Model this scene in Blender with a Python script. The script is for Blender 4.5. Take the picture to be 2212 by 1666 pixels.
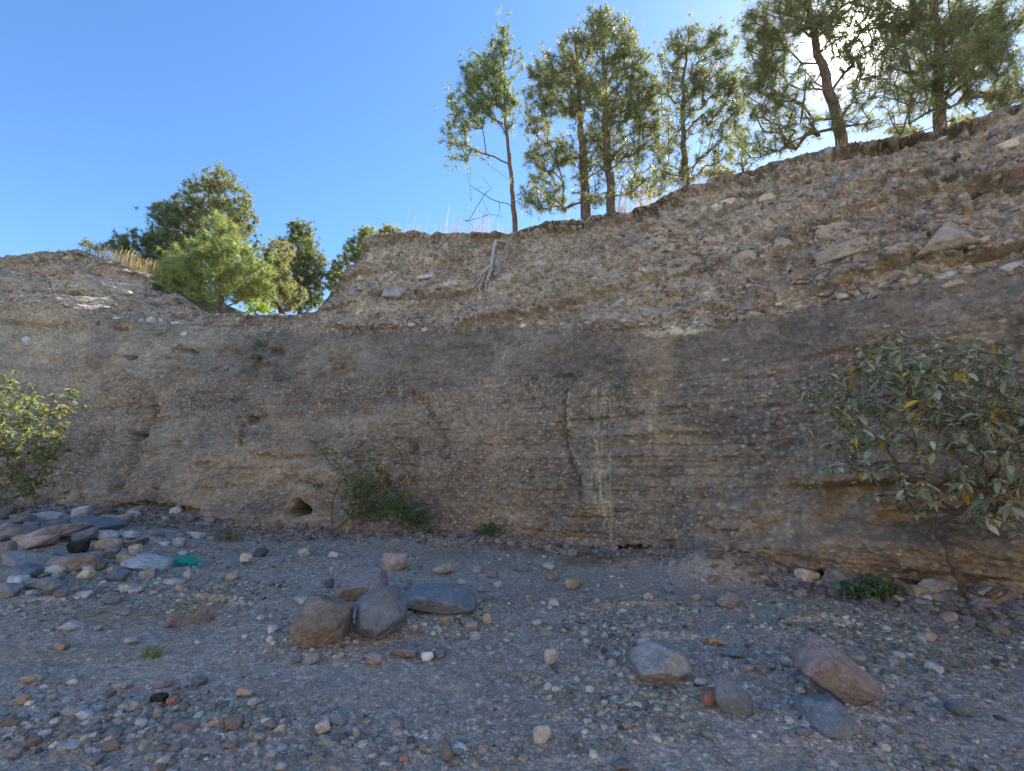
import bpy, math, numpy as np
from mathutils import Vector, Matrix
import bmesh

# ------------------------------------------------------------------ camera, sky, sun, exposure
scene = bpy.context.scene
for o in list(bpy.data.objects): bpy.data.objects.remove(o)
F = 1013.0; CX, CY = 1106.0, 833.0           # focal length and centre in a 2212 x 1666 frame
PITCH = math.radians(10); CP, SP = math.cos(PITCH), math.sin(PITCH)
EYE = 1.6
cam_d = bpy.data.cameras.new('camera'); cam = bpy.data.objects.new('camera', cam_d)
scene.collection.objects.link(cam); scene.camera = cam
cam.location = (0, 0, EYE); cam.rotation_euler = (math.radians(90) + PITCH, 0, 0)
cam_d.sensor_fit = 'HORIZONTAL'; cam_d.sensor_width = 36; cam_d.lens = 36 * F / 2212
cam_d.clip_end = 3000; cam_d.clip_start = 0.05

sx, sy, sz = (1858-CX)/F, CP-((CY-70)/F)*SP, SP+((CY-70)/F)*CP
SUN_AZ = math.atan2(sx, sy); SUN_EL = math.atan2(sz, math.hypot(sx, sy))
SUN = Vector((sx, sy, sz)).normalized()
world = bpy.data.worlds.new('World'); scene.world = world; world.use_nodes = True
wn, wl = world.node_tree.nodes, world.node_tree.links; wn.clear()
sky = wn.new('ShaderNodeTexSky'); sky.sky_type = 'NISHITA'; sky.sun_disc = False
sky.sun_elevation = SUN_EL; sky.sun_rotation = SUN_AZ
sky.altitude = 2200; sky.air_density = 1.0; sky.dust_density = 0.35; sky.ozone_density = 2.2
bg = wn.new('ShaderNodeBackground'); bg.inputs['Strength'].default_value = 0.13
hsv = wn.new('ShaderNodeHueSaturation'); hsv.inputs['Saturation'].default_value = 1.16
wl.new(sky.outputs[0], hsv.inputs['Color']); wl.new(hsv.outputs[0], bg.inputs['Color'])
# the sun's own disc and aureole, in the sky around the sun direction
tc = wn.new('ShaderNodeTexCoord'); dt = wn.new('ShaderNodeVectorMath'); dt.operation = 'DOT_PRODUCT'
dt.inputs[1].default_value = SUN; wl.new(tc.outputs['Generated'], dt.inputs[0])
def wmath(op, a, b=None):
    m = wn.new('ShaderNodeMath'); m.operation = op
    for i, q in enumerate((a, b)):
        if q is None: continue
        if isinstance(q, (int, float)): m.inputs[i].default_value = q
        else: wl.new(q, m.inputs[i])
    return m.outputs[0]
ang = wmath('ARCCOSINE', wmath('MINIMUM', dt.outputs['Value'], 0.999999))
g1 = wmath('EXPONENT', wmath('MULTIPLY', wmath('POWER', wmath('DIVIDE', ang, 0.042), 2.0), -1.0))
g2 = wmath('EXPONENT', wmath('MULTIPLY', wmath('DIVIDE', ang, 0.20), -1.0))
gs = wmath('ADD', wmath('MULTIPLY', g1, 8.0), wmath('MULTIPLY', g2, 0.15))
bg2 = wn.new('ShaderNodeBackground'); bg2.inputs['Color'].default_value = (1, .97, .92, 1)
wl.new(gs, bg2.inputs['Strength'])
ad = wn.new('ShaderNodeAddShader'); wl.new(bg.outputs[0], ad.inputs[0]); wl.new(bg2.outputs[0], ad.inputs[1])
wo = wn.new('ShaderNodeOutputWorld'); wl.new(ad.outputs[0], wo.inputs[0])

sun_d = bpy.data.lights.new('sun', 'SUN'); sun_o = bpy.data.objects.new('sun', sun_d)
scene.collection.objects.link(sun_o); sun_d.energy = 5.0; sun_d.angle = math.radians(0.5)
sun_d.color = (1, .93, .82); sun_o.rotation_euler = SUN.to_track_quat('Z', 'Y').to_euler()
vs = scene.view_settings; vs.view_transform = 'Standard'; vs.look = 'None'; vs.gamma = 1.0
vs.exposure = 1.45
try: vs.use_curve_mapping = False
except Exception: pass

# ------------------------------------------------------------------ helpers
rng = np.random.default_rng(7)
K = 2212/4080.0                               # source pixel -> 2212 frame
def ray(px, row):
    u = (np.asarray(px, float)-CX)/F; v = (CY-np.asarray(row, float))/F
    return np.stack([u, CP - v*SP, SP + v*CP], -1)
def at(px, row, Y):
    d = ray(px, row); d = d*(Y/d[..., 1])[..., None] if d.ndim > 1 else d*(Y/d[1])
    d = d.copy(); d[..., 2] += EYE; return d
def project(x, y, z):
    z = z-EYE; dep = y*CP + z*SP; up = -y*SP + z*CP
    dep = np.where(dep < .05, .05, dep)
    return CX + F*x/dep, CY - F*up/dep
def sm(x, a=0., b=1.):
    t = np.clip((x-a)/(b-a), 0, 1); return t*t*(3-2*t)
def hsh(ix, iy, iz, seed):
    h = (ix.astype(np.int64)*374761393 + iy.astype(np.int64)*668265263 + iz.astype(np.int64)*2147483647 + seed*1274126177) & 0xffffffff
    h = ((h ^ (h >> 13))*1274126177) & 0xffffffff; h = ((h ^ (h >> 16))*2246822519) & 0xffffffff
    return ((h ^ (h >> 15)) & 0xffffff)/float(0x1000000)
def noise(x, y, z=None, seed=0):
    x = np.asarray(x, float); y = np.asarray(y, float)
    if z is None:
        ix, iy = np.floor(x), np.floor(y); fx, fy = x-ix, y-iy
        ux, uy = fx*fx*(3-2*fx), fy*fy*(3-2*fy); o = np.zeros_like(ix)
        a = hsh(ix, iy, o, seed); b = hsh(ix+1, iy, o, seed); c = hsh(ix, iy+1, o, seed); d = hsh(ix+1, iy+1, o, seed)
        return ((a*(1-ux)+b*ux)*(1-uy) + (c*(1-ux)+d*ux)*uy)*2-1
    z = np.asarray(z, float); iz = np.floor(z); fz = z-iz; uz = fz*fz*(3-2*fz)
    ix, iy = np.floor(x), np.floor(y); fx, fy = x-ix, y-iy
    ux, uy = fx*fx*(3-2*fx), fy*fy*(3-2*fy); r = 0
    for k in (0, 1):
        a = hsh(ix, iy, iz+k, seed); b = hsh(ix+1, iy, iz+k, seed); c = hsh(ix, iy+1, iz+k, seed); d = hsh(ix+1, iy+1, iz+k, seed)
        q = (a*(1-ux)+b*ux)*(1-uy) + (c*(1-ux)+d*ux)*uy
        r = r + q*(uz if k else 1-uz)
    return r*2-1
def fbm(x, y, n=4, seed=0, z=None, g=.5):
    r = 0; a = 1; t = 0
    for i in range(n):
        f = 2.03**i
        r = r + a*noise(x*f+i*17.3, y*f-i*9.1, None if z is None else z*f+i*5.7, seed+i); t += a; a *= g
    return r/t
def worley(x, y, seed=0, jit=.8):
    ix, iy = np.floor(x), np.floor(y); best = np.full(x.shape, 9.); bid = np.zeros(x.shape); o = np.zeros_like(ix); sec = best.copy()
    for dx in (-1, 0, 1):
        for dy in (-1, 0, 1):
            cx, cy = ix+dx, iy+dy
            a = hsh(cx, cy, o, seed)*jit+.5-jit/2; b = hsh(cx, cy, o+1, seed)*jit+.5-jit/2
            d = np.hypot(cx+a-x, cy+b-y); i = hsh(cx, cy, o+2, seed)
            m = d < best; sec = np.where(m, best, np.minimum(sec, d)); bid = np.where(m, i, bid); best = np.where(m, d, best)
    return best, sec, bid
def interp(pts, x):
    p = np.array(pts, float); return np.interp(x, p[:, 0], p[:, 1])
def blob(px, row, cx, cy, rx, ry):
    return np.exp(-(((px-cx)/rx)**2 + ((row-cy)/ry)**2))
def segd(px, row, pts):
    best = np.full(np.shape(px), 1e9)
    for (x0, y0), (x1, y1) in zip(pts[:-1], pts[1:]):
        dx, dy = x1-x0, y1-y0; t = np.clip(((px-x0)*dx+(row-y0)*dy)/(dx*dx+dy*dy), 0, 1)
        best = np.minimum(best, np.hypot(px-x0-t*dx, row-y0-t*dy))
    return best

def mesh_np(name, V, Fc, nv, mat=None, parent=None, smooth=True, col=None, link=True):
    """V (n,3), Fc (m,nv) index array -> one mesh object"""
    me = bpy.data.meshes.new(name); V = np.ascontiguousarray(V, dtype=np.float32); Fc = np.ascontiguousarray(Fc, dtype=np.int32)
    me.vertices.add(len(V)); me.vertices.foreach_set('co', V.ravel())
    me.loops.add(Fc.size); me.loops.foreach_set('vertex_index', Fc.ravel())
    me.polygons.add(len(Fc)); me.polygons.foreach_set('loop_start', np.arange(0, Fc.size, nv, dtype=np.int32))
    me.polygons.foreach_set('loop_total', np.full(len(Fc), nv, dtype=np.int32))
    me.polygons.foreach_set('use_smooth', np.full(len(Fc), smooth))
    if col is not None:
        a = me.color_attributes.new('tint', 'FLOAT_COLOR', 'POINT')
        c = np.ones((len(V), 4), dtype=np.float32); c[:, :3] = col; a.data.foreach_set('color', c.ravel())
    me.update(calc_edges=True)
    if mat: me.materials.append(mat)
    o = bpy.data.objects.new(name, me)
    if link: scene.collection.objects.link(o)
    if parent: o.parent = parent
    return o
def tag(o, label=None, cat=None, group=None, kind=None):
    if label: o['label'] = label
    if cat: o['category'] = cat
    if group: o['group'] = group
    if kind: o['kind'] = kind
    return o
def empty(name, loc):
    o = bpy.data.objects.new(name, None); scene.collection.objects.link(o); o.location = loc; o.empty_display_size = .2
    return o

# ------------------------------------------------------------------ materials
def newmat(name):
    m = bpy.data.materials.new(name); m.use_nodes = True; nt = m.node_tree; nt.nodes.clear()
    out = nt.nodes.new('ShaderNodeOutputMaterial'); return m, nt, out
def N(nt, t, **k):
    n = nt.nodes.new(t)
    for a, b in k.items():
        if a in n.inputs: n.inputs[a].default_value = b
        else: setattr(n, a, b)
    return n
def mixc(nt, a, b, f, mode='MULTIPLY'):
    m = nt.nodes.new('ShaderNodeMix'); m.data_type = 'RGBA'; m.blend_type = mode
    for idx, q in ((0, f), (6, a), (7, b)):
        if isinstance(q, (int, float, tuple)): m.inputs[idx].default_value = q
        else: nt.links.new(q, m.inputs[idx])
    return m.outputs[2]
def ramp(nt, src, stops):
    r = nt.nodes.new('ShaderNodeValToRGB'); nt.links.new(src, r.inputs[0]); e = r.color_ramp.elements
    while len(e) < len(stops): e.new(.5)
    for i, (p, c) in enumerate(stops):
        e[i].position = p; e[i].color = (c, c, c, 1) if isinstance(c, (int, float)) else (*c, 1)
    return r.outputs[0]

def earth_mat(name, pebble_scale, pebble_amt, bump_d):
    m, nt, out = newmat(name); L = nt.links
    b = N(nt, 'ShaderNodeBsdfPrincipled', Roughness=.95); b.inputs['Specular IOR Level'].default_value = .12
    at_ = N(nt, 'ShaderNodeAttribute', attribute_name='tint'); geo = N(nt, 'ShaderNodeNewGeometry')
    n1 = N(nt, 'ShaderNodeTexNoise', Scale=9., Detail=8., Roughness=.7); L.new(geo.outputs['Position'], n1.inputs['Vector'])
    n2 = N(nt, 'ShaderNodeTexNoise', Scale=70., Detail=5., Roughness=.7); L.new(geo.outputs['Position'], n2.inputs['Vector'])
    vo = N(nt, 'ShaderNodeTexVoronoi', Scale=pebble_scale, Randomness=1.); L.new(geo.outputs['Position'], vo.inputs['Vector'])
    vo2 = N(nt, 'ShaderNodeTexVoronoi', Scale=pebble_scale*2.3, Randomness=1.); L.new(geo.outputs['Position'], vo2.inputs['Vector'])
    c = mixc(nt, at_.outputs['Color'], ramp(nt, n1.outputs['Fac'], [(.25, .6), (.75, 1.35)]), 1.)
    c = mixc(nt, c, ramp(nt, n2.outputs['Fac'], [(.3, .72), (.7, 1.25)]), 1.)
    sepc = N(nt, 'ShaderNodeSeparateColor'); L.new(vo.outputs['Color'], sepc.inputs[0])
    pc = ramp(nt, sepc.outputs[0], [(0, (.62, .66, .70)), (.35, (.95, .92, .90)), (.62, (1.15, .98, .90)), (.85, (1.3, 1.28, 1.25)), (1, (1.75, 1.75, 1.8))])
    sep2 = N(nt, 'ShaderNodeSeparateColor'); L.new(vo2.outputs['Color'], sep2.inputs[0])
    pc2 = ramp(nt, sep2.outputs[0], [(0, (.7, .72, .75)), (.6, (1.0, .97, .95)), (1, (1.5, 1.48, 1.45))])
    c = mixc(nt, c, pc, pebble_amt); c = mixc(nt, c, pc2, pebble_amt)
    L.new(c, b.inputs['Base Color'])
    h = nt.nodes.new('ShaderNodeMath'); h.operation = 'SUBTRACT'; L.new(n2.outputs['Fac'], h.inputs[0]); L.new(vo.outputs['Distance'], h.inputs[1])
    bu = N(nt, 'ShaderNodeBump', Strength=.8, Distance=bump_d); L.new(h.outputs[0], bu.inputs['Height'])
    n3 = N(nt, 'ShaderNodeTexNoise', Scale=220., Detail=3.); L.new(geo.outputs['Position'], n3.inputs['Vector'])
    bu2 = N(nt, 'ShaderNodeBump', Strength=.6, Distance=.004); L.new(n3.outputs['Fac'], bu2.inputs['Height']); L.new(bu.outputs[0], bu2.inputs['Normal'])
    L.new(bu2.outputs[0], b.inputs['Normal']); L.new(b.outputs[0], out.inputs[0]); return m
M_cliff = earth_mat('cliff_earth', 21., .18, .022)
M_ground = earth_mat('stream_bed_gravel', 48., .6, .010)

def rock_mat(name, src):
    m, nt, out = newmat(name); L = nt.links
    b = N(nt, 'ShaderNodeBsdfPrincipled', Roughness=.85); b.inputs['Specular IOR Level'].default_value = .25
    tcn = N(nt, 'ShaderNodeNewGeometry'); vec = tcn.outputs['Position']
    if src == 'object': oi = N(nt, 'ShaderNodeObjectInfo'); col = oi.outputs['Color']
    else: oi = N(nt, 'ShaderNodeAttribute', attribute_name='tint'); col = oi.outputs['Color']
    n1 = N(nt, 'ShaderNodeTexNoise', Scale=7., Detail=7., Roughness=.65); L.new(vec, n1.inputs['Vector'])
    n2 = N(nt, 'ShaderNodeTexNoise', Scale=60., Detail=6., Roughness=.75); L.new(vec, n2.inputs['Vector'])
    n4 = N(nt, 'ShaderNodeTexNoise', Scale=3., Detail=4.); L.new(vec, n4.inputs['Vector'])
    c = mixc(nt, col, ramp(nt, n1.outputs['Fac'], [(.3, .7), (.7, 1.25)]), 1.)
    c = mixc(nt, c, ramp(nt, n2.outputs['Fac'], [(.3, .75), (.72, 1.22)]), 1.)
    c = mixc(nt, c, (.30, .26, .21, 1), ramp(nt, n4.outputs['Fac'], [(.45, 0.), (.7, .18)]), 'MIX')
    n5 = N(nt, 'ShaderNodeTexNoise', Scale=13., Detail=6., Roughness=.8); L.new(vec, n5.inputs['Vector']); c = mixc(nt, c, ramp(nt, n5.outputs['Fac'], [(.36, .6), (.5, 1.), (.64, 1.05), (.72, 1.35)]), .7)
    L.new(c, b.inputs['Base Color'])
    bu = N(nt, 'ShaderNodeBump', Strength=.8, Distance=.015); L.new(n2.outputs['Fac'], bu.inputs['Height'])
    n3 = N(nt, 'ShaderNodeTexNoise', Scale=18., Detail=5.); L.new(vec, n3.inputs['Vector'])
    bu2 = N(nt, 'ShaderNodeBump', Strength=.8, Distance=.05); L.new(n3.outputs['Fac'], bu2.inputs['Height']); L.new(bu.outputs[0], bu2.inputs['Normal'])
    L.new(bu2.outputs[0], b.inputs['Normal']); L.new(b.outputs[0], out.inputs[0]); return m
M_rock = rock_mat('stone', 'object'); M_pebble = rock_mat('pebble_stone', 'attr')

def leaf_mat(name, col, var=.35, transl=.45, rough=.55, tcol=None):
    m, nt, out = newmat(name); L = nt.links
    b = N(nt, 'ShaderNodeBsdfPrincipled', Roughness=rough); b.inputs['Specular IOR Level'].default_value = .35
    a = N(nt, 'ShaderNodeAttribute', attribute_name='tint')
    c = mixc(nt, a.outputs['Color'], (*col, 1), 1.)
    L.new(c, b.inputs['Base Color'])
    t = N(nt, 'ShaderNodeBsdfTranslucent'); tc2 = mixc(nt, c, (*(tcol or (1.6, 1.7, .9)), 1), 1.); L.new(tc2, t.inputs['Color'])
    mx = N(nt, 'ShaderNodeMixShader'); mx.inputs[0].default_value = transl
    L.new(b.outputs[0], mx.inputs[1]); L.new(t.outputs[0], mx.inputs[2]); L.new(mx.outputs[0], out.inputs[0]); return m
M_needle = leaf_mat('pine_needles', (.17, .19, .105), transl=.52, rough=.4, tcol=(1.8, 1.7, .95))
M_needle_young = leaf_mat('young_pine_needles', (.24, .27, .12), transl=.45, rough=.4)
M_leaf = leaf_mat('shrub_leaves', (1, 1, 1), transl=.3, rough=.85, tcol=(1.3, 1.4, .8))
M_straw = leaf_mat('dry_grass', (.52, .42, .24), transl=.35, rough=.8, tcol=(1.2, 1.1, .9))
def bark_mat(name, c1, c2, sc=22.):
    m, nt, out = newmat(name); L = nt.links
    b = N(nt, 'ShaderNodeBsdfPrincipled', Roughness=.95); b.inputs['Specular IOR Level'].default_value = .1
    g = N(nt, 'ShaderNodeNewGeometry'); mp = N(nt, 'ShaderNodeMapping'); mp.inputs['Scale'].default_value = (1, 1, .3); L.new(g.outputs['Position'], mp.inputs[0])
    n = N(nt, 'ShaderNodeTexNoise', Scale=sc, Detail=6., Roughness=.7); L.new(mp.outputs[0], n.inputs['Vector'])
    vo = N(nt, 'ShaderNodeTexVoronoi', Scale=sc*1.2, Randomness=1.); L.new(mp.outputs[0], vo.inputs['Vector'])
    r = ramp(nt, n.outputs['Fac'], [(.3, c1), (.7, c2)]); L.new(mixc(nt, r, ramp(nt, vo.outputs['Distance'], [(.1, 1.15), (.6, .6)]), .8), b.inputs['Base Color'])
    bu = N(nt, 'ShaderNodeBump', Strength=.9, Distance=.02); L.new(n.outputs['Fac'], bu.inputs['Height']); L.new(bu.outputs[0], b.inputs['Normal'])
    L.new(b.outputs[0], out.inputs[0]); return m
M_bark = bark_mat('pine_bark', (.10, .075, .06), (.27, .20, .155))
M_twig = bark_mat('shrub_bark', (.14, .11, .09), (.28, .22, .18), 50.)
M_root = bark_mat('bleached_root', (.42, .38, .34), (.72, .68, .62), 60.)
def plain_mat(name, c, rough=.8, sc=40., lo=.7, hi=1.2):
    m, nt, out = newmat(name); b = N(nt, 'ShaderNodeBsdfPrincipled', Roughness=rough)
    g = N(nt, 'ShaderNodeNewGeometry'); n = N(nt, 'ShaderNodeTexNoise', Scale=sc, Detail=4.); nt.links.new(g.outputs['Position'], n.inputs['Vector'])
    nt.links.new(mixc(nt, (*c, 1), ramp(nt, n.outputs['Fac'], [(.3, lo), (.7, hi)]), 1.), b.inputs['Base Color']); nt.links.new(b.outputs[0], out.inputs[0]); return m
M_net = plain_mat('green_netting', (.01, .42, .32), .6)
M_paper = plain_mat('white_paper', (.75, .76, .78), .6, 30, .85, 1.1)
M_wood = plain_mat('split_wood', (.50, .33, .16), .8)
M_stick = plain_mat('dead_stick', (.42, .34, .27), .9)

# ------------------------------------------------------------------ the cut bank: a real leaning surface
plan = np.array([(-60, 26), (-40, 20.5), (-24, 16.6), (-18, 15.2), (-14.8, 14.2), (-11, 13.5), (-8.5, 13.0), (-5.85, 12.2), (-3.6, 11.6), (-1.1, 11.0),
                 (.6, 10.2), (2.0, 9.1), (3.4, 7.75), (4.7, 6.4), (5.9, 5.3), (7.4, 4.1), (10, 2.2), (16, -2), (30, -12)], float)
def smooth_curve(p, n):
    d = np.r_[0, np.cumsum(np.hypot(*np.diff(p, axis=0).T))]; t = np.linspace(0, d[-1], n)
    q = np.stack([np.interp(t, d, p[:, 0]), np.interp(t, d, p[:, 1])], 1)
    w = int(1.2/(d[-1]/n)); k = np.hanning(2*w+1); k /= k.sum()
    qp = np.pad(q, ((w, w), (0, 0)), mode='reflect', reflect_type='odd')
    q = np.stack([np.convolve(qp[:, i], k, 'valid') for i in (0, 1)], 1); return q
Q = smooth_curve(plan, 3000); QS = np.r_[0, np.cumsum(np.hypot(*np.diff(Q, axis=0).T))]
T = np.gradient(Q, axis=0); T /= np.hypot(T[:, 0], T[:, 1])[:, None]; NB = np.stack([-T[:, 1], T[:, 0]], 1)   # pointing away from the camera
# column positions: dense where the camera looks
dist = np.hypot(Q[:, 0], Q[:, 1]); azi = np.arctan2(Q[:, 0], Q[:, 1])
inview = (azi > math.radians(-58)) & (azi < math.radians(60))
dens = np.where(inview, 1/(dist*.00155), 3.0); cum = np.r_[0, np.cumsum((dens[1:]+dens[:-1])/2*np.diff(QS))]
NC = int(cum[-1]); SI = np.interp(np.linspace(0, cum[-1], NC), cum, QS)
PXY = np.stack([np.interp(SI, QS, Q[:, i]) for i in (0, 1)], 1); NXY = np.stack([np.interp(SI, QS, NB[:, i]) for i in (0, 1)], 1)
def sback(x0, z):
    k = interp([(-16, .28), (-9, .30), (-5, .22), (-2, .12), (2, .08), (5, .10), (8, .18)], x0)
    return k*z + 3.0*sm(x0, -17.7, -15.3)*(1-sm(x0, -14.6, -14.1))*sm(z, 7.3, 8.0) + .05*np.maximum(0, z-4)**1.2 + .10*sm(z, 0, .9)*0
SIL = [(-600, 600), (-200, 560), (0, 558), (60, 553), (110, 545), (150, 541), (185, 548), (235, 562), (262, 570), (290, 586), (318, 592), (324, 606), (336, 624), (356, 634), (398, 640),
       (412, 652), (430, 668), (448, 681), (500, 678), (560, 680), (640, 681), (684, 672), (700, 650), (722, 628), (744, 604), (768, 572), (790, 535), (806, 513), (850, 508), (960, 508), (1030, 505),
       (1100, 508), (1140, 497), (1200, 486), (1280, 474), (1340, 466), (1400, 456), (1450, 430), (1480, 408), (1540, 394), (1570, 382), (1620, 374), (1690, 352), (1730, 336), (1790, 322), (1850, 318), (1960, 302),
       (2050, 286), (2110, 268), (2150, 248), (2212, 236), (2400, 190), (3000, 60)]
zz = np.linspace(.5, 14, 700)
X = PXY[:, 0][:, None] + NXY[:, 0][:, None]*sback(PXY[:, 0][:, None], zz[None]); Y = PXY[:, 1][:, None] + NXY[:, 1][:, None]*sback(PXY[:, 0][:, None], zz[None])
px_, row_ = project(X, Y, np.broadcast_to(zz, X.shape)); sil = interp(SIL, px_.ravel()).reshape(px_.shape)
above = row_ < sil + 0
H = np.where(above.any(1), zz[np.argmax(above, 1)], 7.0)
far = ~((azi[0] < 0) & False) & ((PXY[:, 0] < -34) | (PXY[:, 1] < 3.6))
hL = H[np.argmin(abs(PXY[:, 0]+34))]; iR = np.argmin(abs(PXY[:, 1]-3.6)); hR = H[iR]
H = np.where(PXY[:, 0] < -34, hL, H); H = np.where(PXY[:, 1] < 3.6, hR, H)
Hp = np.pad(H, 4, mode='edge'); H = np.median(np.stack([Hp[i:i+len(H)] for i in range(9)]), 0)
H = H + (.05+.11*(PXY[:, 0] < -10.5))*fbm(SI*2.2, SI*0, 4, 3) + .018*noise(SI*14, SI*0, seed=9)
NR = 470
tt = np.linspace(0, 1, NR)[:, None]
S2 = np.broadcast_to(SI, (NR, NC)); Z = -.5 + tt*(H[None]+.5)
X0 = np.broadcast_to(PXY[:, 0], (NR, NC)); SB = sback(X0, np.maximum(Z, -.5))
UX = X0 + NXY[:, 0]*SB; UY = PXY[:, 1] + NXY[:, 1]*SB
PX, ROW = project(UX, UY, Z)
EDGE = ROW - ROW[-1]      # pixels below the rim
# the strata as they run through the bank
Bline = interp([(-400, 640), (0, 655), (230, 690), (440, 694), (560, 720), (700, 712), (900, 710), (1100, 706), (1380, 716), (1600, 692), (1770, 662), (1900, 632), (2000, 606), (2212, 560), (2600, 470)], PX)
wob = 9*fbm(S2*1.1, Z*0, 3, 21)+4*noise(S2*7, Z*3, seed=22)
dB = ROW - (Bline+wob)                                      # >0 below the line
upper = 1-sm(dB, -6, 10)
D = np.zeros_like(Z)
D += .20*fbm(S2*.45, Z*.5, 3, 31) + .16*fbm(S2*1.6, Z*2.3, 4, 41)*(.7+.6*upper) + .075*fbm(S2*5, Z*8, 4, 51, g=.65)*(.45+.9*upper) + .022*fbm(S2*22, Z*28, 2, 61)
# clods and eroded hollows in the conglomerate
rid = 1-np.abs(fbm(S2*2.6+.7*fbm(S2*2, Z*2, 2, 5), Z*4.2, 4, 71)); D += (.20*rid-.12)*upper
wv = .35*fbm(S2*.35, Z*.3, 3, 77); tz = (Z+wv)*.95; tf = tz-np.floor(tz); led = sm(tf, 0, .12)*(1-tf)   # juts out, then falls back up to the next ledge
D += .30*(led-.4)*upper*sm(noise(S2*.55, np.floor(tz)*3.1, seed=78), -.5, .3)
tz2 = (Z+wv*.8)*2.3; tf2 = tz2-np.floor(tz2); D += .11*(sm(tf2, 0, .15)*(1-tf2)-.4)*sm(noise(S2*.9, np.floor(tz2)*2.7, seed=79), -.2, .4)*(.35+.65*upper)
D += .22*np.abs(fbm(S2*.8, Z*.55, 3, 84))*(1-upper)*interp([(0, 1.4), (700, 1), (1000, .5), (2300, .5)], PX)
smoothband = sm(dB, 4, 16)*(1-sm(dB, 95, 130))*interp([(180, 0), (260, 1), (2300, 1)], PX)
rough = 1-.75*smoothband
# thin horizontal bedding in the lower face
warp = .12*fbm(S2*.4, Z*.4, 2, 81)
bed = noise(S2*.22, (Z+warp)*11, seed=91)+.7*noise(S2*.5, (Z+warp)*27, seed=92)
bedm = (1-upper)*sm(dB, 60, 140)*interp([(300, .2), (560, .9), (2300, 1)], PX)
D += .034*bed*bedm*(.5+.8*sm(noise(S2*.8, Z*1.5, seed=93), -.3, .6)); 
D += .05*fbm(S2*2.4, Z*.35, 3, 95)*(1-upper)                 # rain flutes
# stones standing proud of the matrix
cols_layers = []
def stones(scale_x, scale_z, seed, keep, rr, amp, mask):
    global D
    w1, w2, i = worley(S2*scale_x + .25*noise(S2*3, Z*3, seed=seed+5), Z*scale_z, seed)
    r = rr*(.55+.45*((i*7.13) % 1)); on = (i < keep)
    prof = np.clip(1-(w1/r)**2, 0, 1)**.55*on
    D += amp*prof*mask*(.5+((i*3.77) % 1)); cols_layers.append((prof*np.clip(mask*1.4, 0, 1), (i*91.7) % 1))
gravelmask = np.clip(.35+1.0*upper + .5*(1-upper)*rough*sm(fbm(S2*.9, Z*2.2, 3, 101), -.25, .4), 0, 1.3)
stones(4.2, 5.6, 111, .42, .46, .11, upper*.9+.10*rough)
stones(10, 14, 112, .6, .47, .042, gravelmask*rough)
stones(24, 31, 113, .65, .48, .016, gravelmask*(.4+.6*rough)*(.35+.65*upper))
# notches, undercuts and cracks
def notch(pts, depth, wv, below=None):
    global D
    d = segd(PX+5*noise(S2*9, Z*9, seed=120), ROW+5*noise(S2*9, Z*9, seed=121), pts)
    D -= depth*np.exp(-(d/wv)**2)
notch([(1225, 845), (1224, 965), (1240, 1010), (1268, 1090)], .09, 5); notch([(880, 830), (925, 880), (960, 930), (972, 985)], .08, 5)
notch([(520, 955), (530, 930), (548, 905)], .28, 6); notch([(345, 880), (325, 915), (298, 945)], .30, 8); notch([(298, 945), (285, 1000), (255, 1060)], .2, 9); notch([(250, 985), (262, 1040)], .15, 10); notch([(380, 960), (388, 1000)], .12, 8); notch([(560, 985), (640, 988), (760, 985)], .10, 5); notch([(430, 1000), (470, 1008)], .15, 6); notch([(620, 1035), (700, 1050)], .14, 6); notch([(100, 1010), (110, 1080)], .25, 22)
for q_ in range(16):
    rq = np.random.default_rng(850+q_); a_ = rq.uniform(120, 900); b_ = rq.uniform(850, 1130); notch([(a_, b_), (a_+rq.uniform(-12, 12), b_+rq.uniform(8, 40))], rq.uniform(.06, .16), rq.uniform(4, 10))
notch([(1180, 1140), (1160, 1110)], .05, 4); notch([(1055, 1135), (1062, 1085)], .06, 5)
notch([(745, 711), (775, 713)], .25, 5); notch([(1080, 696), (1180, 700)], .12, 5); notch([(1140, 640), (1160, 655)], .10, 8)
notch([(1460, 905), (1780, 885), (2100, 880)], .03, 3); notch([(1480, 1075), (1560, 1072)], .05, 3); notch([(1400, 950), (1700, 942)], .025, 3)
notch([(-100, 630), (20, 634), (120, 637), (170, 640)], .55, 5); notch([(60, 590), (130, 586)], .2, 6); notch([(190, 585), (215, 600), (222, 622)], .3, 7); notch([(30, 700), (120, 712), (170, 705)], .2, 6); notch([(440, 640), (470, 660)], .1, 5)
D += .22*(fbm(S2*1.1, Z*1.6, 3, 138)>.05)*0+.20*np.abs(fbm(S2*1.2, Z*1.8, 4, 139))*upper*interp([(0, 1), (420, 1), (600, .4), (2300, .4)], PX)
l1 = ROW-interp([(-400, 634), (170, 640), (230, 648), (300, 650), (440, 690)], PX)-4*noise(S2*3, Z*0, seed=33); D += .55*sm(l1, -2, 5)*(1-sm(l1, 6, 90))*interp([(0, 1), (300, 1), (380, 0)], PX)
notch([(1780, 652), (1900, 617), (2030, 585), (2212, 545)], .16, 8)
notch([(1860, 520), (1960, 500), (2080, 545)], .10, 7); notch([(2030, 540), (2100, 545)], .15, 6)
notch([(1330, 1191), (1380, 1184), (1460, 1197), (1475, 1203)], .30, 6); notch([(965, 1160), (1060, 1164)], .28, 6)
notch([(250, 1096), (330, 1095), (430, 1105)], .30, 8); notch([(1560, 1212), (1640, 1250), (1700, 1278), (1760, 1272), (1775, 1235)], .25, 7)
notch([(1880, 1290), (2000, 1275), (2130, 1300), (2230, 1335)], .3, 9)
notch([(480, 780), (640, 760)], .05, 8)
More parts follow.
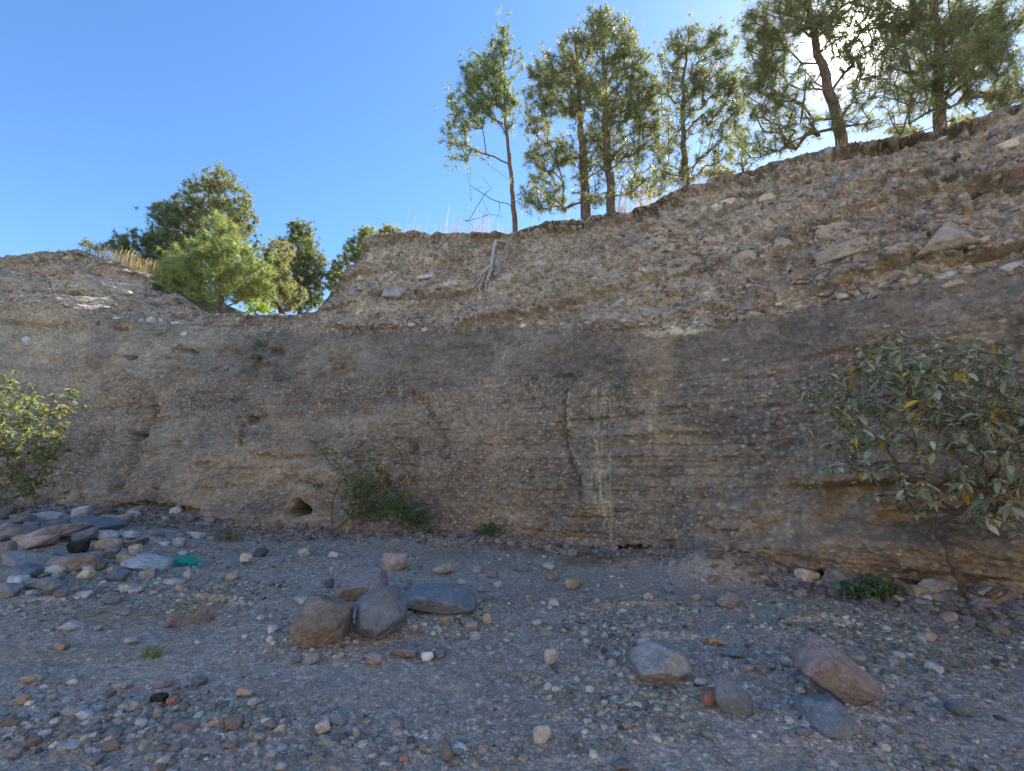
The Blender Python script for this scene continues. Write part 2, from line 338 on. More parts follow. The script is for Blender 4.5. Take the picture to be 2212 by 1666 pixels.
# left part: a grey apron bulging out under the ledge
D += .35*blob(PX, ROW, 330, 790, 150, 90) + .18*sm(dB, 0, 14)*interp([(150, 0), (250, 1), (460, .8), (620, 0)], PX)*(1-sm(dB, 60, 200))
D += .12*sm(dB, 0, 12)*interp([(1700, 0), (1800, 1), (2300, 1)], PX)*(1-sm(dB, 60, 260))
D += .22*(1-upper)*sm(ROW, 1010, 1110)*interp([(1450, 0), (1600, 1), (2300, 1)], PX)*(1-sm(ROW, 1190, 1260))   # lower ledge on the right
D -= .85*sm(ROW+8*noise(S2*3, Z*3, seed=134), 1035, 1062)*(1-sm(ROW, 1120, 1175))*interp([(1640, 0), (1700, .25), (1860, .8), (2000, 1), (2300, 1)], PX)*(.75+.6*fbm(S2*1.5, Z*1.5, 3, 135))
D += .12*blob(PX, ROW, 2000, 1020, 300, 26)+.14*fbm(S2*2, Z*3, 4, 136)*sm(ROW, 1000, 1060)*interp([(1500, 0), (1700, 1), (2300, 1)], PX)
D += .35*blob(PX, ROW, 860, 1140, 90, 40) + .3*blob(PX, ROW, 560, 1120, 130, 30)
for q_ in range(26):
    rq = np.random.default_rng(800+q_); a_ = rq.uniform(350, 2200); b_ = rq.uniform(740, 1150); l_ = rq.uniform(20, 90); notch([(a_, b_), (a_+l_, b_+rq.uniform(-4, 4))], rq.uniform(.04, .12), rq.uniform(2, 4.5))
for q_ in range(46):
    rq = np.random.default_rng(900+q_); a_ = rq.uniform(0, 2200); b_ = float(interp(SIL, a_))+rq.uniform(20, 190); l_ = rq.uniform(8, 45); notch([(a_, b_), (a_+l_, b_+rq.uniform(-5, 5))], rq.uniform(.06, .2), rq.uniform(3, 7))
# the animal hole
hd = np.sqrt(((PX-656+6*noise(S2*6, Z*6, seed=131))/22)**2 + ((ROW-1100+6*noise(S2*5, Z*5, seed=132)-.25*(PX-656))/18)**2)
D = np.where(hd < 1.5, D*sm(hd, .8, 1.5)+.05*np.exp(-((hd-1.25)/.25)**2), D) - 2.4*(1-sm(hd, .62, 1.02))
D *= sm(EDGE, -1, 7)*.75+.25
# overhanging turf lip
D += .20*np.exp(-(EDGE/8.)**2)*interp([(0, .6), (700, .2), (800, 1), (1400, 1), (1500, .4), (2300, .5)], PX)*(.6+.7*noise(S2*3.5, Z*0, seed=137))-.12*np.exp(-((EDGE-20)/9.)**2)
WX = UX - NXY[:, 0]*D; WY = UY - NXY[:, 1]*D; WZ = Z + .02*fbm(S2*7, Z*7, 2, 141)*sm(EDGE, 0, 6)

def lerp3(a, b, m): return a + (np.array(b)-a)*m[..., None]
tan = np.array((.40, .285, .205)); C = np.broadcast_to(np.array((.52, .415, .32)), (*Z.shape, 3)).copy()
grey = (.235, .195, .175); brown = (.27, .20, .16); pale = (.56, .45, .31); dark = (.12, .095, .08); ochre = (.44, .30, .17)
low = 1-upper
C = lerp3(C, (.265, .22, .185), low)
C = lerp3(C, grey, smoothband*.75)
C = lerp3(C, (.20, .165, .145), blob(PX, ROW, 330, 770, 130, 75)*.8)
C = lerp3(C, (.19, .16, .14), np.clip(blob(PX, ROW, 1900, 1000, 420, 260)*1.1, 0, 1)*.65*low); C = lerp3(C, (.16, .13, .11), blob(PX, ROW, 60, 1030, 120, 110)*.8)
C = lerp3(C, (.17, .135, .115), sm(fbm(S2*.5, Z*.9, 4, 151), -.02, .3)*low*.65)
C = lerp3(C, (.44, .335, .24), sm(fbm(S2*.6, Z*.7, 4, 161), -.02, .3)*low*.6)
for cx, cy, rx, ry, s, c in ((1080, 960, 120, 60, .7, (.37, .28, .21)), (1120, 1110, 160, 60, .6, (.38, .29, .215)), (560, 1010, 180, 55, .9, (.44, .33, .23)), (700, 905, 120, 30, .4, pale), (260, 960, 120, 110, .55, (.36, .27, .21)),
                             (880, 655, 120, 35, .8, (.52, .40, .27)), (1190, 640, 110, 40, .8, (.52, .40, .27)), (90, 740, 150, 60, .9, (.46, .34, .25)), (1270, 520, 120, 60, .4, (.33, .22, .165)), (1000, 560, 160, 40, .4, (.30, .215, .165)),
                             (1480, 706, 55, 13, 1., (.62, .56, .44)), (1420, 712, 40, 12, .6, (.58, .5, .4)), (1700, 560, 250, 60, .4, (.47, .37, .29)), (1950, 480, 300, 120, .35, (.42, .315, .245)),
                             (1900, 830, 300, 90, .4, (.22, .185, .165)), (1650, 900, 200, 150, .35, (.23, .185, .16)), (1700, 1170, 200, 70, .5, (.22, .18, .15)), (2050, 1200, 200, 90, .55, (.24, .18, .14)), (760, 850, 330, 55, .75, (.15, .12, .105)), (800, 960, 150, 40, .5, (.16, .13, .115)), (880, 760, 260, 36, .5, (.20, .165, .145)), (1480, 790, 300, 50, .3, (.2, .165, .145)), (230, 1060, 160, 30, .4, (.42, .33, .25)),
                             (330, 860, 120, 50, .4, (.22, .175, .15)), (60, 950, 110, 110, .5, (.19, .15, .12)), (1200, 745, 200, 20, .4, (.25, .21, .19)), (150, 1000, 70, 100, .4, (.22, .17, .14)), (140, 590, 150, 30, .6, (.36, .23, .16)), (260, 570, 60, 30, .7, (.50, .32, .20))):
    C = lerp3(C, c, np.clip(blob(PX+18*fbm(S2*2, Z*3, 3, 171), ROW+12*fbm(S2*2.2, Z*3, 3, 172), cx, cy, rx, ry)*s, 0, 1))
C = lerp3(C, (.31, .19, .14), sm(bed, .35, 1.0)*bedm*.45); C = lerp3(C, (.38, .31, .25), sm(-bed, .5, 1.1)*bedm*.35)
# pale mineral streaks washed down the face
def streak(cx, r0, r1, w, s):
    global C
    n = noise(S2*26, Z*.7, seed=181)*.5+.5; n2 = sm(fbm(S2*30, Z*5, 3, 183), -.35, .35)
    m = .75*np.exp(-((PX-cx-5*noise(S2*1.5, Z*1.5, seed=182)-3*noise(S2*0, Z*5, seed=184))/(w*1.45))**2)*sm(ROW, r0, r0+14)*(1-sm(ROW, r1-60, r1))
    C = lerp3(C, (.62, .54, .36), np.clip(1.5*m*(.3+.7*n)*n2*s, 0, 1))
for a in ((1236, 838, 965, 8, .8), (1292, 832, 1120, 8, .7), (1306, 838, 1180, 7, .8), (1324, 832, 1190, 6, .8), (1310, 832, 930, 22, .45), (1400, 836, 960, 20, .5), (1418, 836, 1100, 8, .35), (1385, 836, 930, 6, .5), (1508, 840, 900, 8, .4), (1082, 738, 840, 10, .5), (1155, 735, 790, 7, .55), (1180, 960, 1100, 6, .4), (925, 980, 1090, 8, .35), (1215, 1120, 1190, 14, .4),
          (718, 730, 800, 26, .3), (200, 720, 800, 40, .25)): streak(*a)
# dark lines along two cracks, topsoil under the rim
C = lerp3(C, (.11, .09, .08), np.exp(-(segd(PX, ROW, [(1222, 840), (1224, 960), (1262, 1085)])/7)**2)*.6)
C = lerp3(C, (.12, .10, .09), np.exp(-(segd(PX, ROW, [(900, 840), (960, 930), (975, 990)])/9)**2)*.45)
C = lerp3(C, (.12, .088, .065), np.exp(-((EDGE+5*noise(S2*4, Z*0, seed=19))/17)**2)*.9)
C = lerp3(C, (.055, .045, .035), (1-sm(hd, .75, 1.1)))  # shade inside the burrow hole, put into the colour as near-black
for cx, cy, rx, ry, s_, c_ in ((1480, 706, 60, 14, 1., (.72, .66, .52)), (1385, 745, 16, 12, .35, (.70, .64, .50)), (1420, 714, 45, 13, .7, (.66, .58, .44)), (1260, 703, 60, 6, .5, (.6, .5, .38))): C = lerp3(C, c_, np.clip(blob(PX+14*fbm(S2*3, Z*5, 3, 176), ROW+12*fbm(S2*4, Z*5, 3, 177), cx, cy, rx, ry)*s_*2.2-.5, 0, 1)*s_)
C = C*np.clip(1+(.62*upper+.42*(1-upper))*fbm(S2*1.3, Z*2.6, 4, 174)+.5*fbm(S2*6, Z*11, 4, 175, g=.65), .3, 1.8)[..., None]
pal = np.array([(.25, .22, .20), (.38, .33, .29), (.52, .45, .38), (.56, .40, .31), (.42, .36, .31), (.64, .56, .47), (.46, .33, .25)])
for prof, i in cols_layers:
    pc = pal[(i*6.99).astype(int)]; m = np.clip(prof*1.6, 0, 1)*.72
    C = C + (pc-C)*m[..., None]
# plateau rows running back from the rim
backs = [.05, .12, .25, .45, .7, 1.0, 1.5, 2.2, 3.2, 4.5, 6.5, 9, 13, 20, 32, 60]
C = C*np.array((.925, .985, .935))*.98; C = C*(1+upper[..., None]*np.array((-.03, .01, .07))); C = np.where(dB[..., None] > 0, C*np.array((1.02, 1.04, 1.01)), C)
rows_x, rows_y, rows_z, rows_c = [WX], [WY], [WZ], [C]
rimx, rimy, rimz = UX[-1], UY[-1], WZ[-1]
for b_ in backs:
    x = rimx+NXY[:, 0]*b_; y = rimy+NXY[:, 1]*b_
    z = rimz - .10*sm(b_, .3, 2)*1 + .06*fbm(x*.8, y*.8, 3, 191)*min(1, b_) + .0*b_
    rows_x.append(x[None]); rows_y.append(y[None]); rows_z.append(z[None])
    cc = np.broadcast_to(np.array((.16, .12, .075)), (1, NC, 3)).copy(); cc = lerp3(cc, (.30, .24, .12), sm(noise(x*2, y*2, seed=5), -.2, .5)[None]*.7); rows_c.append(cc)
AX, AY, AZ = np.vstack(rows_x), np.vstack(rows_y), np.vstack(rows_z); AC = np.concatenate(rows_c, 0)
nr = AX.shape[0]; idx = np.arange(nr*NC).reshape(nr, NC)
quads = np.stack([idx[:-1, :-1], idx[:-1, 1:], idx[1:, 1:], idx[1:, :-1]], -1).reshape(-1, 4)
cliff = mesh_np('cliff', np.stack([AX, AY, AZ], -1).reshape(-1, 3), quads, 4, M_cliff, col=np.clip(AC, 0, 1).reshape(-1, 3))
tag(cliff, kind='structure')
DPX, DROW = project(WX, WY, WZ)
def cliff_hit(px, row):
    d = (DPX-px)**2 + (DROW-row)**2 + (DEPTHPEN)*0; i = np.unravel_index(np.argmin(d), d.shape)
    return np.array([WX[i], WY[i], WZ[i]]), NXY[i[1]]
DEPTHPEN = 0
def rim_at(px, back=0.):
    rp, _ = project(UX[-1], UY[-1], WZ[-1]); vis = (PXY[:, 0] > -30) & (PXY[:, 1] > 0)
    i = np.argmin(np.where(vis, abs(rp-px), 1e9)); x = rimx[i]+NXY[i, 0]*back; y = rimy[i]+NXY[i, 1]*back
    return np.array([x, y, rimz[i]-.10*float(sm(back, .3, 2))])

# ------------------------------------------------------------------ the dry stream bed
order = np.argsort(Q[:, 0]); qx, qy = Q[order, 0], Q[order, 1]
def wall_d(x, y): return (np.interp(x, qx, qy)-y)*interp([(-20, .96), (-1, .95), (1, .8), (6, .72)], x)
def ground_z(x, y, fine=True):
    x = np.asarray(x, float); y = np.asarray(y, float)
    z = .46*sm(-x, 5.5, 13)*sm(y, 3, 11) + .05*fbm(x*.55, y*.7, 3, 201)
    d = wall_d(x, y)
    z = z + .34*np.exp(-np.maximum(d, 0)/.42)*(.8+.5*noise(x*1.7, y*1.7, seed=203))*interp([(-12, .3), (-6, 1), (-1.5, .9), (0, .3), (2.5, .2), (3, .3), (8, .6)], x)
    z = z + .42*np.exp(-(((x-3.15)/.75)**2 + ((y-7.45)/.55)**2)) + .16*np.exp(-(((x-2.3)/.8)**2 + ((y-8.2)/.4)**2)) + .12*np.exp(-(((x+1.6)/1.6)**2 + ((y-10.4)/.5)**2))
    for (ax, ay, bx, by, hgt) in SCARPS:
        dx, dy = bx-ax, by-ay; L = math.hypot(dx, dy); t = ((x-ax)*dx+(y-ay)*dy)/L/L; n = ((x-ax)*-dy+(y-ay)*dx)/L + .05*noise(x*4, y*4, seed=8)
        z = z + hgt*sm(n, -.015, .02)*np.exp(-np.maximum(n, 0)/.5)*sm(t, 0, .2)*(1-sm(t, .8, 1))
    for bx_, by_, bw_, bh_ in BANKS: z = z + bh_*np.exp(-((x-bx_)**2+(y-by_)**2)/bw_**2)*(.8+.5*noise(x*5, y*5, seed=204))
    if fine: z = z + .018*fbm(x*2.4, y*2.4, 3, 211) + .008*fbm(x*9, y*9, 3, 221)
    return z
BANKS = []
def flat_hit(px, row):
    d = ray(px, row); t = -EYE/d[..., 2]; return d[..., 0]*t, d[..., 1]*t
SCARPS = []
for (a, b, h) in (((1370, 1376), (1530, 1384), .055), ((1270, 1316), (1480, 1308), .045), ((1680, 1345), (1880, 1360), .05), ((400, 1290), (530, 1308), .06), ((880, 1302), (1000, 1296), .04), ((30, 1306), (160, 1300), .05)):
    (ax, ay), (bx, by) = flat_hit(*a), flat_hit(*b); SCARPS.append((float(ax), float(ay), float(bx), float(by), h))
for (a_, b_, w_, h_) in ((685, 1400, .40, .05), (815, 1392, .38, .05), (950, 1335, .5, .05), (1430, 1480, .32, .04), (1800, 1520, .35, .05), (1795, 1590, .25, .04), (1580, 1525, .2, .03), (852, 1240, .3, .04), (180, 1200, 1.4, .12), (90, 1260, 1.2, .08)):
    x_, y_ = flat_hit(a_, b_); BANKS.append((float(x_), float(y_)+w_*.4, w_, h_))
def ground_hit(px, row):
    d = ray(px, row); t = np.linspace(2.0, 22, 4000); x, y, z = d[0]*t, d[1]*t, EYE+d[2]*t
    g = ground_z(x, y); i = np.argmax(z < g)
    return np.array([x[i], y[i], g[i]])
th = np.r_[np.linspace(-180, -62, 30)[:-1], np.linspace(-62, 62, 1250), np.linspace(62, 180, 30)[1:]]; th = np.radians(th)
rr_ = np.r_[np.linspace(.3, 2.0, 14)[:-1], 2.0*np.exp(np.linspace(0, math.log(10), 560)), 24, 32, 50, 90, 200, 500]
TH, RR = np.meshgrid(th, rr_); GX, GY = np.sin(TH)*RR, np.cos(TH)*RR
GZ = ground_z(GX, GY); GZ = np.where(RR > 19, GZ*np.clip((30-RR)/11, 0, 1)-.05, GZ)
far_m = np.clip((RR-12)/6, 0, 1)
w1, w2, wi = worley(GX*16, GY*16, 301); gp, gr = project(GX, GY, GZ)
def gravel_density(px, row, x, y):
    d = .25+.25*fbm(x*.8, y*1.3, 3, 311)
    for cx, cy, rx, ry, s in ((300, 1560, 420, 90, 1.1), (820, 1600, 350, 70, .6), (1950, 1480, 330, 200, .9), (1500, 1450, 300, 120, .5), (860, 1400, 300, 60, .5), (200, 1250, 420, 90, .6), (1250, 1330, 420, 60, .4), (1330, 1500, 300, 60, .3), (640, 1240, 200, 60, .5)):
        d = d + s*blob(px, row, cx, cy, rx, ry)
    for cx, cy, rx, ry, s in ((620, 1470, 330, 36, .8), (120, 1415, 260, 26, .7), (900, 1500, 300, 24, .4), (330, 1400, 240, 30, .5), (1100, 1270, 200, 30, .3), (1480, 1280, 160, 30, .5), (2100, 1590, 180, 40, .7), (1800, 1620, 200, 20, .5), (1330, 1660, 400, 30, .3), (640, 1255, 100, 14, .6), (1700, 1235, 100, 40, .5), (60, 1640, 120, 30, .5)):
        d = d - s*blob(px, row, cx, cy, rx, ry)
    return np.clip(d, 0.02, 1.3)**1.5*1.1
gd = gravel_density(gp, gr, GX, GY)
prof = np.clip(1-(w1/.42)**2, 0, 1)**.6*(wi < .25+.5*gd); GZ = GZ + .014*prof*(.4+wi)*(1-far_m)
GC = np.broadcast_to(np.array((.385, .355, .29)), (*GX.shape, 3)).copy()
GC = lerp3(GC, (.43, .385, .31), sm(fbm(GX*.6, GY*.9, 3, 321), -.1, .4)*.7); GC = lerp3(GC, (.33, .295, .25), sm(fbm(GX*1.1, GY*1.1, 3, 331), .05, .45)*.6)
GC = lerp3(GC, (.40, .33, .22), blob(gp, gr, 150, 1412, 260, 26)*.7+blob(gp, gr, 250, 1335, 280, 20)*.5)
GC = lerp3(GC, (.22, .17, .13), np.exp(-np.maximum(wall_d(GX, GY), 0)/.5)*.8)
GC = lerp3(GC, (.42, .36, .29), blob(gp, gr, 1560, 1245, 120, 35)*.8)
pc = np.array([(.38, .355, .32), (.50, .47, .42), (.25, .23, .21), (.50, .41, .34), (.60, .56, .51), (.42, .35, .29)])[(wi*97 % 1*5.99).astype(int)]
GC = GC + (pc-GC)*(np.clip(prof*1.5, 0, 1)*.7)[..., None]
nr, nc = GX.shape; idx = np.arange(nr*nc).reshape(nr, nc); quads = np.stack([idx[:-1, :-1], idx[:-1, 1:], idx[1:, 1:], idx[1:, :-1]], -1).reshape(-1, 4)
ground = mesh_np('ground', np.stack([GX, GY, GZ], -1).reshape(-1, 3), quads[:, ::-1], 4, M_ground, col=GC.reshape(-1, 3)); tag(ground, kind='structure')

# unseen bank added behind the camera, sunlit, to bounce warm fill onto the cliff
xs_ = np.linspace(-70, 70, 240); ts_ = np.linspace(0, 1, 40); XX, TT = np.meshgrid(xs_, ts_)
OY = -6.5-2.2*TT-.004*XX**2+.5*fbm(XX*.3, TT*3, 4, 401); OZ = -.3+7.5*TT+.4*fbm(XX*.2, TT*0, 3, 402)*TT
OY = np.vstack([OY, OY[-1:]-40]); OZ = np.vstack([OZ, OZ[-1:]]); XX = np.vstack([XX, XX[-1:]])
idx = np.arange(XX.size).reshape(XX.shape); q_ = np.stack([idx[:-1, :-1], idx[1:, :-1], idx[1:, 1:], idx[:-1, 1:]], -1).reshape(-1, 4)
ob = mesh_np('bounce_bank', np.stack([XX, OY, OZ], -1).reshape(-1, 3), q_, 4, M_cliff, col=np.broadcast_to(np.array((.66, .50, .34)), (XX.size, 3))); tag(ob, kind='structure')

# ------------------------------------------------------------------ stones
def ico(sub):
    bm = bmesh.new(); bmesh.ops.create_icosphere(bm, subdivisions=sub, radius=1)
    v = np.array([q.co[:] for q in bm.verts]); f = np.array([[q.index for q in p.verts] for p in bm.faces]); bm.free(); return v, f
ICO = {s: ico(s) for s in (1, 2, 3, 4, 5)}
def rock_shape(sub, seed, angular=.7, planes=None, nz=.05):
    r = np.random.default_rng(seed); v, f = ICO[sub]; v = v/np.linalg.norm(v, axis=1)[:, None]
    n = r.normal(size=(r.integers(8, 13), 3)); n /= np.linalg.norm(n, axis=1)[:, None]; off = r.uniform(.62, .95, len(n)); ax_ = np.vstack([np.eye(3), -np.eye(3)])+r.normal(size=(6, 3))*.28; ax_ /= np.linalg.norm(ax_, axis=1)[:, None]; n = np.vstack([n[:7], ax_]); off = np.r_[off[:7], r.uniform(.56, .78, 6)]
    if planes is not None:
        n = np.array([p[:3] for p in planes], float); n /= np.linalg.norm(n, axis=1)[:, None]; off = np.array([p[3] for p in planes], float)
    dd = v@n.T; rad = np.where(dd > .05, off/np.maximum(dd, .05), 9.)
    k = 7+45*angular**1.5; rad = -np.log(np.exp(-k*np.minimum(rad, 1.6)).sum(1)+np.exp(-k*1.12))/k
    rad = rad*(1+nz*fbm(v[:, 0]*2+seed % 97, v[:, 1]*2, 3, seed % 1000, z=v[:, 2]*2) - nz*.9*np.abs(fbm(v[:, 0]*3.3+seed % 31, v[:, 1]*3.3, 3, seed % 700, z=v[:, 2]*3.3)) + nz*.35*fbm(v[:, 0]*8, v[:, 1]*8, 2, seed % 500, z=v[:, 2]*8))
    p = v*rad[:, None]; mn, mx = p.min(0), p.max(0); p = (p-(mn+mx)/2)/((mx-mn)/2); return p, f
COL = {'grey': (.27, .268, .265), 'light grey': (.46, .46, .45), 'blue-grey': (.175, .20, .225), 'pinkish': (.36, .295, .27), 'tan': (.38, .32, .25), 'dark': (.10, .10, .105), 'black': (.035, .034, .035),
       'brown': (.235, .205, .175), 'white': (.58, .58, .58), 'red': (.40, .20, .16), 'cream': (.55, .46, .34), 'purple-grey': (.25, .215, .21)}
STONES = []    # for automatic labels
def put_rock(name, c, size, colour, seed, tilt=0., yaw=0., angular=.7, sub=3, planes=None, nz=.05, parent=None):
    p, f = rock_shape(sub, seed, angular, planes, nz); p = p*np.array(size)/2
    R = Matrix.Rotation(yaw, 3, 'Z') @ Matrix.Rotation(tilt, 3, 'Y'); p = p@np.array(R).T
    zmin = p[:, 2].min()
    o = mesh_np(name, p, f, 3, M_rock, smooth=True); o.location = tuple(c); cc = np.array(COL[colour])*np.array((1.22, 1.27, 1.25))*np.random.default_rng(seed).uniform(.88, 1.14)
    o.color = (*cc, 1); return o, zmin
def ground_rock(xs, ys, w, h, colour, seed=None, tilt=None, angular=.7, depth=None, sub=3, planes=None, label=None, name='stone', cat='stone', bury=.08, nz=.05, yaw=None):
    """xs, ys, w, h: outline in source pixels"""
    px, row = xs*K, ys*K; w, h = w*K, h*K; seed = int(xs*13+ys) if seed is None else seed
    r = np.random.default_rng(seed+5)
    g = ground_hit(px, row+h*.40); Yd = g[1]; dep = Yd*CP+(g[2]-EYE)*SP
    W = w/F*dep; Hh = h/F*dep
    d = W*.8 if depth is None else depth
    look = abs(g[2]-EYE)/Yd; tilt = (0. if planes is not None else float(r.uniform(-.28, .28))) if tilt is None else tilt
    Hz = max(Hh-.40*d*look, Hh*.68)*(1+bury*.6)
    c = np.array([g[0], g[1]+d*.28, 0.]); c[0] = g[0]*(c[1]/g[1])
    c[2] = float(ground_z(c[0], c[1]))+Hz*(.5-bury)
    o, zm = put_rock(name, c, (W, d, Hz), colour, seed, tilt, (r.uniform(-.35, .35) if yaw is None else yaw) if planes is None else (yaw or 0), angular, sub, planes, nz)
    STONES.append(dict(o=o, px=px, row=row, w=W, colour=colour, flat=W/Hz > 2.0, label=label, cat=cat, where='ground')); return o

# the named boulders
ground_rock(1264, 2499, 250, 212, 'brown', 11, angular=.35, sub=5, name='boulder', cat='boulder', nz=.07, bury=.1,
            planes=[(0, -.75, .65, .80), (-.75, -.3, .45, .74), (.62, -.4, .55, .92), (1, -.1, -.1, .93), (0, -1, -.35, .86), (-.8, -.2, -.4, .85), (.3, .2, 1, .86), (0, 1, 0, .9), (0, 0, -1, .9), (.5, -.7, -.45, .9)],
            label='big rounded brown boulder, left of the two large boulders lying side by side')
ground_rock(1504, 2482, 222, 215, 'blue-grey', 12, angular=.8, sub=5, name='boulder', cat='boulder', nz=.05, bury=.1,
            planes=[(.30, -.8, .52, .66), (-.95, -.35, .05, .80), (.85, -.25, .62, .78), (-.45, -.2, .9, .80), (.75, -.4, -.65, .78), (-.3, -.6, -.85, .86), (1, .1, .1, .95), (0, 1, 0, .8), (0, 0, 1, .92), (0, 0, -1, .95)],
            label='dark blue-grey angular boulder touching the big brown one on its right')
ground_rock(1445, 2345, 195, 135, 'purple-grey', 13, angular=.9, sub=5, name='boulder', cat='boulder', depth=.7, bury=.02, tilt=-.12, nz=.05,
            planes=[(0, -.45, .9, .55), (-.8, -.3, .4, .85), (.6, -.6, .3, .8), (.9, .1, .2, .9), (0, -1, -.4, .62), (0, 1, .2, .9), (0, 0, -1, .8)],
            label='flat purple-grey slab leaning behind the brown and blue-grey boulders')
ground_rock(1753, 2405, 300, 104, 'blue-grey', 14, angular=.5, sub=5, name='boulder', cat='boulder', depth=.55, bury=.0, tilt=.10, nz=.05,
            planes=[(.25, -.5, .9, .68), (-.9, -.2, .5, .86), (0, -1, -.2, .75), (.8, -.3, .5, .8), (1, 0, 0, .97), (-1, 0, 0, .93), (0, 1, 0, .8), (0, 0, -1, .8), (-.2, 0, 1, .85)],
            label='long low grey boulder tapering to the right, beside the blue-grey boulder')
ground_rock(1571, 2239, 120, 88, 'pinkish', 15, angular=.5, sub=4, name='boulder', cat='boulder', label='rounded pink boulder at the edge of the dead grass below the cliff', nz=.08)
ground_rock(1564, 2386, 90, 62, 'grey', 16, angular=.6, label='grey stone wedged between the blue-grey boulder and the long low one')
ground_rock(1614, 2418, 34, 44, 'light grey', 17, angular=.6, label='small light grey stone tucked against the left end of the long low boulder')
ground_rock(2642, 2672, 240, 148, 'grey', 21, angular=.95, sub=5, name='boulder', cat='boulder', nz=.035,
            planes=[(-.62, -.45, .75, .52), (.35, -.75, .3, .70), (.85, -.3, .4, .80), (-.1, -.75, -.5, .80), (.2, .1, 1, .80), (-1, -.1, -.2, .95), (1, 0, -.1, .93), (0, 1, 0, .85), (0, 0, -1, .9), (.6, -.6, -.6, .85)],
            label='grey angular boulder with a sharp ridge, alone on the right-hand gravel')
ground_rock(3350, 2725, 320, 215, 'purple-grey', 22, angular=.45, sub=5, name='boulder', cat='boulder', tilt=.62, depth=.32, nz=.10, bury=-.05,
            planes=[(-.1, -.75, .7, .55), (-1, -.2, .2, .88), (1, -.2, .1, .9), (0, -.9, -.45, .55), (.1, 0, 1, .60), (0, 0, -1, .58), (0, 1, 0, .8), (-.7, -.4, .6, .78), (.7, -.5, -.4, .85)],
            label='pinkish grey hollowed boulder, the largest stone at the right')
ground_rock(3311, 2868, 200, 140, 'blue-grey', 23, angular=.8, sub=5, name='boulder', cat='boulder', depth=.32, nz=.04, bury=.22,
            planes=[(-.5, -.6, .7, .62), (.5, -.5, .6, .68), (.2, -.9, .1, .72), (.9, -.1, .3, .9), (-1, 0, .1, .9), (0, .3, 1, .85), (0, 1, 0, .8), (0, 0, -1, .9)],
            label='half-buried blue-grey boulder just below the pinkish hollowed one')
ground_rock(2914, 2797, 160, 130, 'blue-grey', 24, angular=.8, sub=4, tilt=.75, depth=.14, name='boulder', cat='boulder', label='narrow blue-grey slab lying slantwise beside the pink-red stone')
ground_rock(2835, 2789, 85, 66, 'red', 25, angular=.8, label='pink-red stone leaning on the narrow slanting slab')
